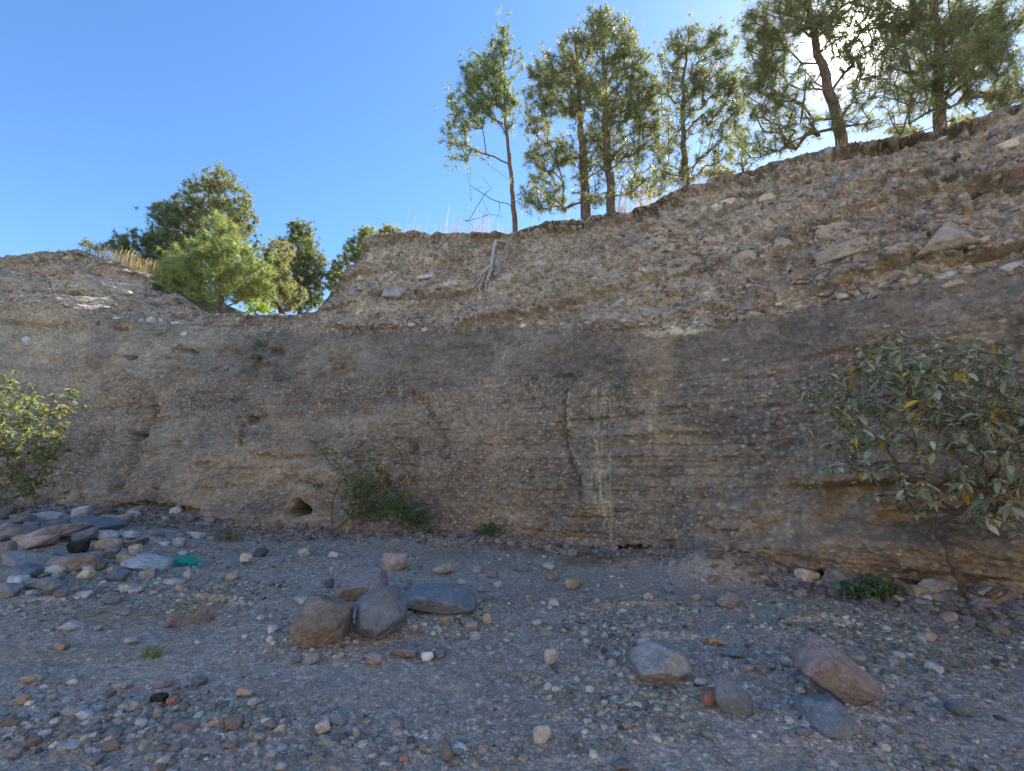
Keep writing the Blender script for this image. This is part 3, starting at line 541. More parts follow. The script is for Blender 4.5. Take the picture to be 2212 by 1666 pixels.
bl = '''1766 2273 84 42 tan r|1637 2336 45 48 grey r|1771 2480 48 44 tan a|1648 2506 38 33 tan a|1491 2632 70 50 pinkish r|1703 2619 52 40 white a|1755 2608 52 42 blue-grey a|1240 2626 80 46 grey a|1180 2634 50 30 blue-grey a|1085 2511 46 36 white r|1075 2550 34 28 light_grey r
1289 2906 58 64 light_grey a|1344 2875 75 48 grey a|1418 2925 30 46 light_grey a|1580 2885 62 42 grey a|1779 3008 46 90 purple-grey a|1923 2995 44 42 pinkish a|1611 3029 42 28 red a|1606 2603 118 50 purple-grey r|1200 2399 66 36 light_grey a|1065 2321 52 32 grey a
2158 2932 76 80 light_grey a|2906 2397 90 72 grey a|2283 2333 68 48 tan a|2197 2621 60 70 light_grey a|2566 2574 50 52 light_grey a|2744 2469 46 34 grey a|2937 2603 72 54 blue-grey r|2438 2647 42 38 grey r|2343 2880 38 28 light_grey r|2469 3052 86 40 blue-grey r|2791 2718 52 34 light_grey a
2202 2299 50 40 brown r|2077 2263 70 44 blue-grey r|2207 2404 46 34 light_grey a|2139 2485 44 28 light_grey a|2380 2396 32 22 light_grey r|2663 2349 46 44 blue-grey r|2474 2697 28 32 light_grey a|3034 2671 44 30 pinkish a|2983 2668 50 30 tan r|2185 2260 44 30 light_grey r|2440 2300 30 14 light_grey r
3690 2540 70 38 tan r|3722 2666 66 44 light_grey a|3523 2501 46 22 light_grey r|3819 2828 90 60 blue-grey a|3615 2823 52 44 blue-grey a|3711 2867 30 28 light_grey r|3421 2624 66 32 tan a|3586 2616 52 30 light_grey r|3201 2925 56 42 blue-grey r|3138 2640 52 40 light_grey a|3190 2755 34 26 light_grey r
3370 2315 165 85 brown a|3651 2367 95 52 tan a|3735 2355 105 62 tan a|3217 2302 84 66 cream a|3700 2390 34 28 white r|3950 2380 80 60 tan a|3560 2640 40 22 pinkish r
172 2150 250 66 pinkish r|166 2172 118 54 pinkish r|50 2130 170 60 brown r|381 2095 180 62 blue-grey a|338 2147 82 52 blue-grey a|424 2138 96 46 light_grey a|295 2249 225 82 brown r|110 2236 205 62 grey a|92 2285 160 64 blue-grey a|74 2322 96 64 light_grey a|178 2329 112 50 grey a|25 2362 92 54 grey r
307 2187 76 54 black r|590 2258 200 50 light_grey r|535 2199 52 46 cream a|338 2295 66 46 cream a|581 2221 70 40 pinkish r|443 2212 60 56 blue-grey a|529 2178 96 34 dark a|501 2353 58 40 light_grey a|335 2372 62 32 light_grey a|449 2279 56 34 tan a|593 2292 66 42 grey a|978 2232 60 44 cream a
246 2095 104 48 blue-grey a|92 2070 84 46 blue-grey r|20 2050 70 50 dark a|190 2066 92 44 light_grey a|541 2033 62 28 grey r|836 2083 42 34 tan r|1040 2204 62 36 dark r|640 2129 36 24 blue-grey a|683 2298 26 22 tan r|747 2300 30 44 light_grey a|695 2322 82 28 light_grey a|18 2200 54 80 purple-grey r
298 2838 88 54 light_grey a|340 2854 64 38 light_grey a|126 2710 70 36 tan r|494 2736 66 30 light_grey a|649 2728 66 40 grey r|790 2718 68 42 blue-grey a|633 2789 62 46 black r|685 2799 56 38 red a|541 2817 66 44 grey r|738 2901 92 46 purple-grey a|866 2880 46 46 pinkish r|931 2885 84 58 brown r
125 2967 62 52 purple-grey a|277 2980 80 34 light_grey r|445 2972 66 48 brown a|445 2930 66 40 grey a|377 3036 72 40 grey a|369 2938 42 30 light_grey a|178 2927 46 30 light_grey r|97 2791 46 48 tan a|283 2495 94 38 light_grey a|523 2556 54 30 light_grey a|450 2396 56 38 blue-grey a|973 2764 60 40 tan r
832 2412 30 20 white r|785 2563 24 20 white a|675 2483 34 46 purple-grey a|398 2503 42 28 grey a|246 2577 52 32 pinkish r|827 2461 50 30 grey a|502 2443 38 24 grey a|210 2780 40 28 grey r|560 2890 48 36 light_grey r|1010 2800 46 34 light_grey a|1110 2850 40 32 grey r|30 2880 60 44 brown r|60 3010 50 40 pinkish r
1210 2205 50 34 light_grey a|1330 2215 44 30 light_grey a|1500 2300 40 28 pinkish r|1840 2320 36 26 light_grey r|1900 2270 50 32 pinkish r|1960 2290 46 36 brown r|1985 2330 40 26 light_grey a|1920 2350 36 28 grey a|2010 2390 60 34 blue-grey a|1860 2480 52 34 tan a|1880 2500 60 40 grey a|1890 2540 48 34 light_grey a|1940 2470 40 44 tan a
1350 2360 44 40 brown r|1310 2330 40 34 dark r|1420 2560 30 20 tan r|2620 2500 36 22 grey r|2580 2380 40 26 tan r|2770 2385 44 26 tan r|2830 2410 40 24 grey a|2340 2560 36 26 light_grey a|2380 2570 30 30 brown r|2500 2450 28 18 grey a'''
for tok in bl.replace('\n', '|').split('|'):
    a = tok.split(); ground_rock(float(a[0]), float(a[1]), float(a[2]), float(a[3]), a[4].replace('_', ' '), angular=.92 if a[5] == 'a' else .5, nz=.08, sub=3 if float(a[2]) < 60 else 4)
# random cobbles among them
def in_rocks(px, row):
    for s in STONES[:14]:
        if abs(px-s['px']) < 70 and abs(row-s['row']) < 55: return True
    return False
names = list(COL); r = np.random.default_rng(99); n = 0
while n < 62:
    px = r.uniform(0, 2212)
    row = 1180+486*r.uniform(0, 1)**.8
    if row < 1185+max(0, (px-1200)*.13)+30: continue
    x, y = flat_hit(px, row); dn = float(gravel_density(np.array(px), np.array(row), np.array(x), np.array(y)))
    if r.uniform() > dn or in_rocks(px, row): continue
    wm = r.uniform(.06, .12) if y > 5 else r.uniform(.04, .085)
    w = wm/y*F/K; c = r.choice(['grey', 'light grey', 'blue-grey', 'pinkish', 'tan', 'purple-grey', 'brown'], p=[.24, .22, .22, .1, .1, .06, .06])
    ground_rock(px/K, row/K, w, w*r.uniform(.45, .75), c, seed=1000+n, angular=r.choice([.3, .85]), sub=2, name='cobble', cat='stone'); n += 1

# more slabs and blocks in the heap at the left
r = np.random.default_rng(123); k = 0
while k < 64:
    row = r.uniform(1108, 1290); px = r.uniform(0, 520-.9*max(0, 1180-row)+ (0 if row < 1250 else -120))
    if px > 560: continue
    if any(abs(px-s['px']) < 16 and abs(row-s['row']) < 9 for s in STONES): continue
    w = r.uniform(30, 95)*(1 if px < 300 else .6); c = r.choice(['grey', 'light grey', 'blue-grey', 'pinkish', 'tan', 'brown', 'dark'], p=[.22, .22, .22, .12, .1, .08, .04])
    ground_rock(px/K, row/K, w, w*r.uniform(.4, .75), c, seed=3000+k, angular=r.choice([.4, .9]), sub=3, name='stone', cat='stone'); k += 1

# stones set in the cliff face
def cliff_rock(xs, ys, w, h, colour, tilt=0., angular=.8, label=None, out=.14, planes=None):
    px, row = xs*K, ys*K; seed = int(xs*7+ys*3); p, nn = cliff_hit(px, row); dep = p[1]*CP+(p[2]-EYE)*SP
    W, Hh = w*K/F*dep, h*K/F*dep; d = min(W, Hh*1.6)*.9
    c = p + np.array([nn[0], nn[1], 0])*d*(.5-out-.12); yaw = math.atan2(nn[1], nn[0])-math.pi/2
    o, _ = put_rock('embedded_stone', c, (W, d, Hh), colour, seed, tilt, yaw, angular, 5 if w > 180 else 4 if w > 80 else 3, planes=planes, nz=.06)
    STONES.append(dict(o=o, px=px, row=row, w=W, colour=colour, flat=W/Hh > 2.0, label=label, cat='stone', where='cliff')); return o
big_wedge = cliff_rock(3766, 940, 225, 145, 'tan', label='huge pale wedge-shaped block jutting from the cliff at upper right', out=.24, angular=.95, planes=[(-.80, -.35, .62, .52), (.78, -.45, .50, .60), (.1, -1, .35, .62), (0, -.75, -.6, .72), (0, 0, -1, .52), (0, .2, 1, .95), (-1, 0, -.2, 1.05), (1, 0, -.2, 1.0), (0, 1, 0, .8)])
cliff_rock(3353, 1005, 190, 64, 'tan', tilt=-.12, label='long pale ledge stone in the cliff, left of the huge wedge block')
cliff_rock(3320, 934, 120, 80, 'tan', label='tan block sitting in the cliff on top of the long pale ledge stone')
cliff_rock(2454, 1209, 135, 26, 'light grey', tilt=-.42, label='thin pale slab sticking out of the cliff on a slant')
cliff_rock(2957, 1035, 120, 62, 'tan', label='ochre wedge stone with a flat top in the cliff below the hillside pines')
cliff_rock(1581, 1169, 118, 56, 'grey', tilt=.1, label='broad grey arched stone in the cliff left of the hanging roots')
cl = '''1427 1110 62 42 light_grey|1713 1098 125 22 light_grey|1809 1067 44 30 tan|1796 1132 56 30 light_grey|1978 1067 44 66 grey|1962 1152 36 38 light_grey|2012 1117 95 48 tan|2141 1101 76 40 brown|2159 1046 64 26 light_grey|2085 1298 32 30 cream|2485 1276 30 20 light_grey
1695 1316 36 24 light_grey|1640 1292 28 18 light_grey|2196 1691 56 44 grey|1400 1170 40 54 grey|1412 1209 40 26 tan|2883 814 100 36 cream|3061 786 72 28 cream|3839 1062 70 54 light_grey|3925 1050 130 48 tan|4030 1060 90 44 light_grey|2972 1229 56 38 grey|2892 1435 36 18 light_grey
4005 581 110 42 cream|3636 679 32 20 cream|3375 720 90 44 brown|3482 633 30 20 grey|2702 1080 125 60 tan|3117 968 70 70 tan|461 1269 52 14 light_grey|597 1275 40 26 light_grey|707 1284 70 22 light_grey|732 1330 36 22 light_grey|695 1376 52 18 grey|110 1355 62 36 light_grey|393 1287 28 22 dark
504 1167 38 18 tan|898 1290 26 14 light_grey|516 1425 66 30 dark|58 1066 42 26 brown|267 1029 54 20 tan|375 1090 40 24 tan|560 1278 30 22 grey|640 1278 32 24 light_grey|450 1590 30 22 pinkish|640 1607 20 16 pinkish|3290 1165 64 36 grey|3350 1180 56 34 light_grey|3410 1165 50 34 light_grey|3460 1150 60 30 tan
3520 1135 54 36 light_grey|3580 1125 60 40 grey|3640 1120 50 36 tan|3690 1100 64 44 light_grey|3745 1110 60 34 tan|3780 1095 50 34 light_grey|3430 1190 40 24 grey|3560 1160 50 26 tan|3620 1150 44 24 light_grey|3800 1130 80 34 tan|3230 1190 44 24 light_grey|3100 1210 34 30 light_grey|3035 1200 30 22 light_grey
2365 1106 30 22 light_grey|2420 1130 30 24 grey|2560 1290 30 18 light_grey|2240 1295 32 18 light_grey|1555 1300 30 16 grey|1480 1290 36 18 tan|2290 905 26 22 tan|2820 1290 36 20 grey|1880 1108 36 20 grey|3600 1060 36 20 tan|3550 1010 40 20 tan|3950 780 50 60 grey|3300 600 40 20 grey|3870 980 28 24 light_grey|4055 1010 50 40 light_grey'''
for tok in cl.replace('\n', '|').split('|'):
    a = tok.split(); cliff_rock(float(a[0]), float(a[1]), float(a[2]), float(a[3]), a[4].replace('_', ' '))

LM_G = [(404, 1216, 'the green netting'), (685, 1355, 'the big brown boulder'), (815, 1345, 'the dark blue-grey boulder'), (950, 1304, 'the long low boulder'), (852, 1213, 'the rounded pink boulder'), (1432, 1449, 'the ridged grey boulder'),
        (1812, 1464, 'the pinkish hollowed boulder'), (1795, 1555, 'the half-buried boulder'), (325, 1412, 'the green grass tuft'), (412, 1310, 'the dead brown grass clump'), (1890, 1290, 'the cliff-foot bush'), (1165, 1590, 'the lone pale stone'),
        (160, 1165, 'the long pink slab'), (160, 1219, 'the wide brown slab'), (160, 1550, 'the pale stone pair'), (345, 1512, 'the black porous stone'), (1545, 1402, 'the split orange wood'), (1590, 1302, 'the grey scarp block'),
        (700, 1600, 'the bottom left edge'), (60, 1640, 'the bottom left corner'), (2120, 1640, 'the bottom right corner'), (2100, 1480, 'the leaf litter'), (1500, 1620, 'the bottom right edge'), (1240, 1265, 'the dead straw'), (560, 1225, 'the cream triangular stone')]
LM_C = [(655, 1100, 'the dark burrow hole'), (1050, 580, 'the hanging roots'), (2040, 505, 'the huge wedge block'), (1980, 610, 'the right-hand ledge'), (1480, 706, 'the white mineral patch'), (555, 750, 'the pine seedling'), (355, 660, 'the left grey apron'),
        (90, 570, 'the left bank top'), (1815, 330, 'the leaning pine'), (1330, 620, 'the thin slanting slab'), (1570, 430, 'the open slender pine'), (2170, 300, 'the upright pine'), (780, 620, 'the sloping shoulder'), (1260, 950, 'the vertical crack'), (200, 850, 'the left shrub')]
def autolabel(lst):
    keyed = {}
    for s in lst:
        lms = LM_G if s['where'] == 'ground' else LM_C
        d = sorted(((math.hypot(s['px']-a, (s['row']-b)*1.6), a, b, t) for a, b, t in lms)); dd, a, b, t = d[0]
        if dd < 12: dd, a, b, t = d[1]
        dx, dy = s['px']-a, s['row']-b
        far_ = 'just' if dd < 70 else 'well'
        if abs(dx) > abs(dy)*1.3: rel = far_+(' left of ' if dx < 0 else ' right of ')
        else: rel = far_+(' behind ' if dy < 0 else ' in front of ') if s['where'] == 'ground' else far_+(' above ' if dy < 0 else ' below ')
        w = s['w']; size = 'tiny' if w < .07 else 'small' if w < .16 else 'medium' if w < .35 else 'large'
        shp = 'flat ' if s['flat'] else ''
        noun = 'stone' if s['where'] == 'ground' else 'cliff stone'
        s['lab'] = f"{size} {shp}{s['colour']} {noun} {rel}{t}"; keyed.setdefault(s['lab'], []).append(s)
    for lab, g in keyed.items():
        if len(g) in (2, 3, 4):
            g.sort(key=lambda q: q['px']); w = ['left one', 'right one'] if len(g) == 2 else ['left one', 'middle one', 'right one'] if len(g) == 3 else ['leftmost', 'second from left', 'second from right', 'rightmost']
            for q, t in zip(g, w): q['lab'] = lab + ', ' + t
for s in STONES:
    grp = 'loose stones lying on the stream bed' if s['where'] == 'ground' else 'stones set in the cliff face'
    s['grp'] = grp
autolabel([s for s in STONES if not s['label']])
for s in STONES:
    if len((s['label'] or s['lab']).split()) > 16: print('LONG', s['label'] or s['lab'])
for s in STONES: tag(s['o'], s['label'] or s['lab'], s['cat'], s['grp'])

# gravel: tens of thousands of pebbles, one object
def pebbles(name, n, dmin, dmax, smin, smax, sub, seed, power):
    r = np.random.default_rng(seed); shapes = [rock_shape(sub, 500+k, r.choice([.3, .8]), nz=.03) for k in range(10)]
    a = r.uniform(math.radians(-56), math.radians(56), n*6); d = (r.uniform(dmin**(2-power), dmax**(2-power), n*6))**(1/(2-power))
    x, y = np.sin(a)*d, np.cos(a)*d; ok = wall_d(x, y) > .03; x, y = x[ok], y[ok]
    px, row = project(x, y, ground_z(x, y)); dn = gravel_density(px, row, x, y)*(.12+1.0*sm(fbm(x*1.1, y*2.0, 4, 341), -.18, .22))
    ok = (r.uniform(0, 1, len(x)) < dn) & (row < 1760) & (px > -160) & (px < 2370); x, y = x[ok][:n], y[ok][:n]; m = len(x)
    z = ground_z(x, y); s = smin*(smax/smin)**(r.uniform(0, 1, m)**1.9)
    palc = np.array([COL[k] for k in ('grey', 'light grey', 'blue-grey', 'pinkish', 'tan', 'purple-grey', 'brown', 'dark', 'white')]); pi = r.choice(9, m, p=[.28, .17, .2, .09, .08, .08, .05, .04, .01])
    palc = palc*.7+palc.mean(1, keepdims=True)*.3*np.array([[1., 1., .9]]); palc = palc*np.array([[1.04, 1.04, .88]]); cols = palc[pi]*1.4*r.uniform(.75, 1.15, (m, 1)); Vs, Fs, Cs = [], [], []; off = 0; k = r.integers(0, 10, m)
    for q in range(10):
        sel = np.where(k == q)[0]; v, f = shapes[q]; ms = len(sel)
        if not ms: continue
        sc = np.stack([s[sel]*r.uniform(.7, 1.2, ms), s[sel]*r.uniform(.6, 1., ms), s[sel]*r.uniform(.35, .7, ms)], -1)*.5
        an = r.uniform(0, 6.28, ms); p = v[None]*sc[:, None]; ca, sa = np.cos(an)[:, None], np.sin(an)[:, None]
        tl = r.uniform(-.4, .4, ms)[:, None]; px2 = p[..., 0]*np.cos(tl)-p[..., 2]*np.sin(tl); pz2 = p[..., 0]*np.sin(tl)+p[..., 2]*np.cos(tl)
        P = np.stack([px2*ca-p[..., 1]*sa+x[sel][:, None], px2*sa+p[..., 1]*ca+y[sel][:, None], pz2+(z[sel]+sc[:, 2]*.35)[:, None]], -1)
        Vs.append(P.reshape(-1, 3)); Fs.append((f[None]+(np.arange(ms)*len(v))[:, None, None]+off).reshape(-1, 3)); off += ms*len(v)
        Cs.append(np.repeat(cols[sel], len(v), 0))
    o = mesh_np(name, np.vstack(Vs), np.vstack(Fs), 3, M_pebble, smooth=True, col=np.vstack(Cs)); return o
tag(pebbles('gravel', 15000, 2.4, 15, .022, .085, 2, 61, .9), 'mixed grey and pink gravel strewn over the dry stream bed', 'gravel', kind='stuff')
tag(pebbles('fine_gravel', 42000, 2.4, 9, .008, .026, 1, 62, 1.3), 'fine grit and pea gravel between the larger stones', 'gravel', kind='stuff')

def scatter_stones(name, lab, P, Nn, s, sub, seed, pal_, cat='rubble', sink=.15, flat=.6):
    r = np.random.default_rng(seed); shapes = [rock_shape(sub, 700+q, .9, nz=.03) for q in range(10)]; m = len(P); k = r.integers(0, 10, m); Vs, Fs, Cs = [], [], []; off = 0
    cols = np.array(pal_)[r.integers(0, len(pal_), m)]*r.uniform(.8, 1.2, (m, 1))
    for q in range(10):
        sel = np.where(k == q)[0]; ms = len(sel); v, f = shapes[q]
        if not ms: continue
        sc = np.stack([s[sel]*r.uniform(.7, 1.3, ms), s[sel]*r.uniform(.7, 1., ms), s[sel]*r.uniform(flat*.6, flat*1.3, ms)], -1)*.5; p = v[None]*sc[:, None]
        an = r.uniform(-.6, .6, ms)[:, None]; x1 = p[..., 0]*np.cos(an)-p[..., 2]*np.sin(an); z1 = p[..., 0]*np.sin(an)+p[..., 2]*np.cos(an); a2 = r.uniform(0, 6.28, ms)[:, None]; x2 = x1*np.cos(a2)-p[..., 1]*np.sin(a2); y2 = x1*np.sin(a2)+p[..., 1]*np.cos(a2)
        Q_ = np.stack([x2, y2, z1], -1)+(P[sel]-Nn[sel]*(s[sel]*(.25-sink))[:, None]*-1)[:, None]
        Vs.append(Q_.reshape(-1, 3)); Fs.append((f[None]+(np.arange(ms)*len(v))[:, None, None]+off).reshape(-1, 3)); off += ms*len(v); Cs.append(np.repeat(cols[sel], len(v), 0))
    o = mesh_np(name, np.vstack(Vs), np.vstack(Fs), 3, M_pebble, smooth=False, col=np.clip(np.vstack(Cs), 0, 1)); return tag(o, lab, cat, kind='stuff')
r = np.random.default_rng(71); w_ = (.05+upper*1.0*(.4+sm(fbm(S2*.7, Z*1.2, 3, 411), -.2, .4)) + 1.6*np.exp(-((dB+4)/9)**2) + 3.*blob(PX, ROW, 1700, 1060, 60, 30)*(dB > 0)+ .5*(1-upper)*sm(fbm(S2*.6, Z*2, 3, 412), .0, .4))
w_ = w_*(ROW > -50)*(PX > -150)*(PX < 2360)*(.15+.85*(EDGE > 18))*(EDGE > 3); w_ = w_*np.hypot(WX, WY)**1.2; w_ = w_.ravel()/w_.sum(); ii = r.choice(w_.size, 15000, p=w_)
Pc = np.stack([WX.ravel()[ii], WY.ravel()[ii], WZ.ravel()[ii]], -1)+r.normal(size=(15000, 3))*[.01, .01, .008]; cn = ii % NC; Nn = np.stack([-NXY[cn, 0], -NXY[cn, 1], np.zeros(len(ii))], -1)
ss = .022*(5.5**(r.uniform(0, 1, 15000)**2.3)); up_ = upper.ravel()[ii]; ss = ss*(.7+.5*up_)
scatter_stones('cliff_gravel', 'angular stones of all sizes stuck in the rubbly cliff face', Pc, Nn, ss, 1, 72, [(.40, .35, .30), (.30, .27, .24), (.48, .41, .33), (.24, .21, .19), (.44, .33, .26), (.36, .32, .29), (.56, .50, .42)], sink=.22)
# fallen soil and broken stones along the foot of the wall
m = 9000; ii = r.integers(0, NC, m*3); ok = (PX[0, ii] > -200) & (PX[0, ii] < 2400); ii = ii[ok][:m]; m = len(ii); dd_ = np.abs(r.normal(size=m))*.38*interp([(0, 1.3), (700, 1.4), (1000, 1.1), (1300, .8), (1600, .9), (2300, 1.2)], PX[0, ii])
fx = PXY[ii, 0]-NXY[ii, 0]*(dd_+.02); fy = PXY[ii, 1]-NXY[ii, 1]*(dd_+.02); fz = ground_z(fx, fy); ss = .03*(6.5**(r.uniform(0, 1, m)**2.4))
scatter_stones('rubble', 'fallen clods and broken stones along the foot of the cliff', np.stack([fx, fy, fz], -1), np.tile([0, 0, 1.], (m, 1)), ss, 1, 73, [(.30, .25, .20), (.24, .20, .165), (.36, .31, .26), (.20, .18, .165), (.40, .33, .26), (.28, .28, .285)], sink=.1)

# ------------------------------------------------------------------ vegetation builders
def tubes(edges, sides=5):
    """edges: list of (p0, r0, p1, r1)"""
    P0 = np.array([e[0] for e in edges]); P1 = np.array([e[2] for e in edges]); R0 = np.array([e[1] for e in edges]); R1 = np.array([e[3] for e in edges])
    d = P1-P0; L = np.linalg.norm(d, axis=1)[:, None]+1e-9; d = d/L; ref = np.where(abs(d[:, 2:3]) < .9, np.array([[0, 0, 1.]]), np.array([[1., 0, 0]]))
    a = np.cross(d, ref); a /= np.linalg.norm(a, axis=1)[:, None]; b = np.cross(d, a)
    th = np.arange(sides)/sides*2*np.pi; ring = a[:, None]*np.cos(th)[None, :, None] + b[:, None]*np.sin(th)[None, :, None]
    V = np.concatenate([P0[:, None]+ring*R0[:, None, None], P1[:, None]+ring*R1[:, None, None]], 1)
    k = np.arange(sides); f = np.stack([k, (k+1) % sides, sides+(k+1) % sides, sides+k], -1)
    Fc = (f[None]+(np.arange(len(edges))*2*sides)[:, None, None]).reshape(-1, 4); return V.reshape(-1, 3), Fc
def chain_mesh(pts, rad, sides=10, seed=0, rough=.0):
    pts = np.array(pts, float); n = len(pts); t = np.gradient(pts, axis=0); t /= np.linalg.norm(t, axis=1)[:, None]
    a = np.cross(t, [0, 1., .01]); a /= np.linalg.norm(a, axis=1)[:, None]; b = np.cross(t, a); th = np.arange(sides)/sides*2*np.pi
    R = np.array(rad)[:, None]*(1+rough*noise(np.arange(n)[:, None]*.7, th[None]*1.5, seed=seed))
    V = pts[:, None] + (a[:, None]*np.cos(th)[None, :, None]+b[:, None]*np.sin(th)[None, :, None])*R[..., None]
    idx = np.arange(n*sides).reshape(n, sides); nx = np.roll(idx, -1, 1); Fc = np.stack([idx[:-1], nx[:-1], nx[1:], idx[1:]], -1).reshape(-1, 4)
    return V.reshape(-1, 3), Fc
class Skel:
    def __init__(s, pts, r): s.P = [np.array(p, float) for p in pts]; s.par = [-1]+list(range(len(pts)-1)); s.r = r; s.nt = len(pts); s.tips = []
    def connect(s, tgt, rg, up=.8, step=.28, lo=0, wig=.10, maxslope=None, droop=0.):
        P = np.array(s.P[lo:]); d = P-tgt; hd = np.hypot(d[:, 0], d[:, 1]); dist = np.linalg.norm(d, axis=1)
        cost = dist + up*np.maximum(0, P[:, 2]-(tgt[2]-.55*hd))
        i = int(np.argmin(cost))+lo; a = s.P[i]; L = np.linalg.norm(tgt-a)
        n = max(1, int(L/step)); prev = i
        for k in range(1, n+1):
            t = k/n; q = a+(tgt-a)*t; q = q + np.array([0, 0, -1.])*droop*L*math.sin(math.pi*t)*(-1)
            if k < n: q = q+rg.normal(size=3)*wig*step*L**.3
            s.P.append(q); s.par.append(prev); prev = len(s.P)-1
        s.tips.append(prev)
    def radii(s, tip=.006, ex=2.4):
        n = len(s.P); acc = np.zeros(n); ch = np.zeros(n, int)
        for i in range(n-1, s.nt-1, -1):
            if acc[i] == 0: acc[i] = tip**ex
            if s.par[i] >= 0: acc[s.par[i]] += acc[i]
        R = acc**(1/ex); return R
def tuft_template(seed, n, back=-.35):
    r = np.random.default_rng(seed); d = r.normal(size=(n*4, 3)); d /= np.linalg.norm(d, axis=1)[:, None]; d = d[d[:, 2] > back][:n]; return d*r.uniform(.7, 1., (len(d), 1))
TUFTS = [tuft_template(k, 46) for k in range(6)]
def needles(pos, dirs, length, width, seed, nn, colvar=.25, tint=(1, 1, 1), brown=.05):
    r = np.random.default_rng(seed); m = len(pos); pos = np.array(pos); dirs = np.array(dirs)
    out = np.zeros((m, nn, 3, 3)); 
    d = dirs/np.linalg.norm(dirs, axis=1)[:, None]; ref = np.where(abs(d[:, 2:3]) < .9, np.array([[0, 0, 1.]]), np.array([[1., 0, 0]]))
    a = np.cross(d, ref); a /= np.linalg.norm(a, axis=1)[:, None]; b = np.cross(d, a); an = r.uniform(0, 6.28, m)
    a2 = a*np.cos(an)[:, None]+b*np.sin(an)[:, None]; b2 = np.cross(d, a2)
    k = r.integers(0, len(TUFTS), m)
    tp = np.stack([t[:nn] for t in TUFTS])[k]                         # m,nn,3
    N3 = tp[..., 0:1]*a2[:, None]+tp[..., 1:2]*b2[:, None]+tp[..., 2:3]*d[:, None]
    L = length*r.uniform(.5, 1.25, (m, 1, 1))*r.uniform(.8, 1.1, (m, nn, 1)); side = np.cross(N3, r.normal(size=(m, nn, 3))); side /= np.linalg.norm(side, axis=2)[..., None]+1e-9
    base = pos[:, None]-d[:, None]*r.uniform(0, .5, (m, nn, 1))*length
    out[:, :, 0] = base-side*width/2; out[:, :, 1] = base+side*width/2; out[:, :, 2] = base+N3*L + np.array([0, 0, -.12])*L
    c = np.array(tint)*r.uniform(1-colvar, 1+colvar, (m, 1)); br = r.uniform(0, 1, m) < brown; c[br] = c[br]*np.array((2.0, 1.1, .8))
    C = np.repeat(c, nn*3, 0); V = out.reshape(-1, 3); return V, np.arange(len(V)).reshape(-1, 3), C
def ellipse_targets(ells, Y, n, r, thick=1.0, gap=.0):
    """points through the crown's volume, given as lobes (px, row, rx, ry, weight, depth offset)"""
    w = np.array([e[2]*e[3]*e[4] for e in ells], float); w /= w.sum(); out = []
    for k in r.choice(len(ells), n, p=w):
        px, row, rx, ry = ells[k][:4]; dy = ells[k][5] if len(ells[k]) > 5 else 0
        v = r.normal(size=3); v /= np.linalg.norm(v); v *= r.uniform(.15, 1)**.45
        Yc = Y+dy+v[1]*rx/F*Y*thick; out.append(at(px+v[0]*rx, row-v[2]*ry, Yc))
    return np.array(out)
def pine(label, trunk, Y, ells, n, seed, r0, needle=.17, width=.008, nn=34, up=.9, mat=None, tint=(1, 1, 1), low_dead=(), group=None, thick=1.0, tip=.006, name='pine_tree', extra=.6, baseY=None, step=.3, brown=.02, cat='tree'):
    r = np.random.default_rng(seed); pts = [at(px, row, Y) for px, row in trunk]
    P = np.array(pts); dd = np.r_[0, np.cumsum(np.linalg.norm(np.diff(P, axis=0), axis=1))]; m = max(8, int(dd[-1]/.25)); t = np.linspace(0, dd[-1], m)
    P = np.stack([np.interp(t, dd, P[:, i]) for i in range(3)], 1); P[1:-1] += r.normal(size=(m-2, 3))*.018; P[0, 2] -= .5
    base = P[1].copy(); root = empty(name, tuple(base)); tag(root, label, cat, group)
    sk = Skel(P, None); T = ellipse_targets(ells, Y, n, r, thick)
    ax = np.array([P[np.argmin(abs(P[:, 2]-q[2]))] for q in T]); order = np.argsort(np.hypot(T[:, 0]-ax[:, 0], T[:, 1]-ax[:, 1]) + r.uniform(0, .5, n))
    lo = max(1, int(m*.12))
    for i in order: sk.connect(T[i], r, up, step, lo, .07)
    tip_ids = list(sk.tips)
    for (px, row, px2, row2) in low_dead:                  # bare dead branches
        q = at(px2, row2, Y+r.uniform(-.3, .3)); sk.connect(q, r, 2., .22, lo, .16); e = sk.tips[-1]
        for _ in range(4):
            j = r.integers(max(e-4, 0), e+1); sk2 = sk.P[j]+r.normal(size=3)*.22; sk.P.append(sk2); sk.par.append(j)
    R = sk.radii(tip*.85, 2.8); Pn = np.array(sk.P)
    tr = r0*(1-.86*(np.arange(m)/(m-1))**1.1)
    edges = []
    for i in range(sk.nt, len(Pn)):
        p = sk.par[i]; rp = R[p] if p >= sk.nt else min(R[i]*1.15, tr[p]*.6); rp = min(rp, r0*.42); ri = min(R[i], r0*.40); edges.append((Pn[p]-base, max(rp, ri), Pn[i]-base, ri))
    V, Fc = chain_mesh(P-base, tr, 12, seed, .12); mesh_np('trunk', V, Fc, 4, M_bark, root)
    V, Fc = tubes(edges, 5); mesh_np('branches', V, Fc, 4, M_bark, root)
    pos, dirs = [], []
    for e in tip_ids:
        p = sk.par[e]; d = Pn[e]-Pn[p]; d = d/np.linalg.norm(d)+np.array([0, 0, .45]); pos.append(Pn[e]-base); dirs.append(d)
        if r.uniform() < extra: pos.append(Pn[p]+(Pn[e]-Pn[p])*.45-base+r.normal(size=3)*.04); dirs.append(d+r.normal(size=3)*.5)
        if r.uniform() < extra*.8: pos.append(Pn[e]-base+r.normal(size=3)*needle*.7); dirs.append(d+r.normal(size=3)*.5)
    V, Fc, C = needles(pos, dirs, needle, width, seed, nn, tint=tint, brown=brown); mesh_np('foliage', V, Fc, 3, mat or M_needle, root, smooth=False, col=C)
    return root

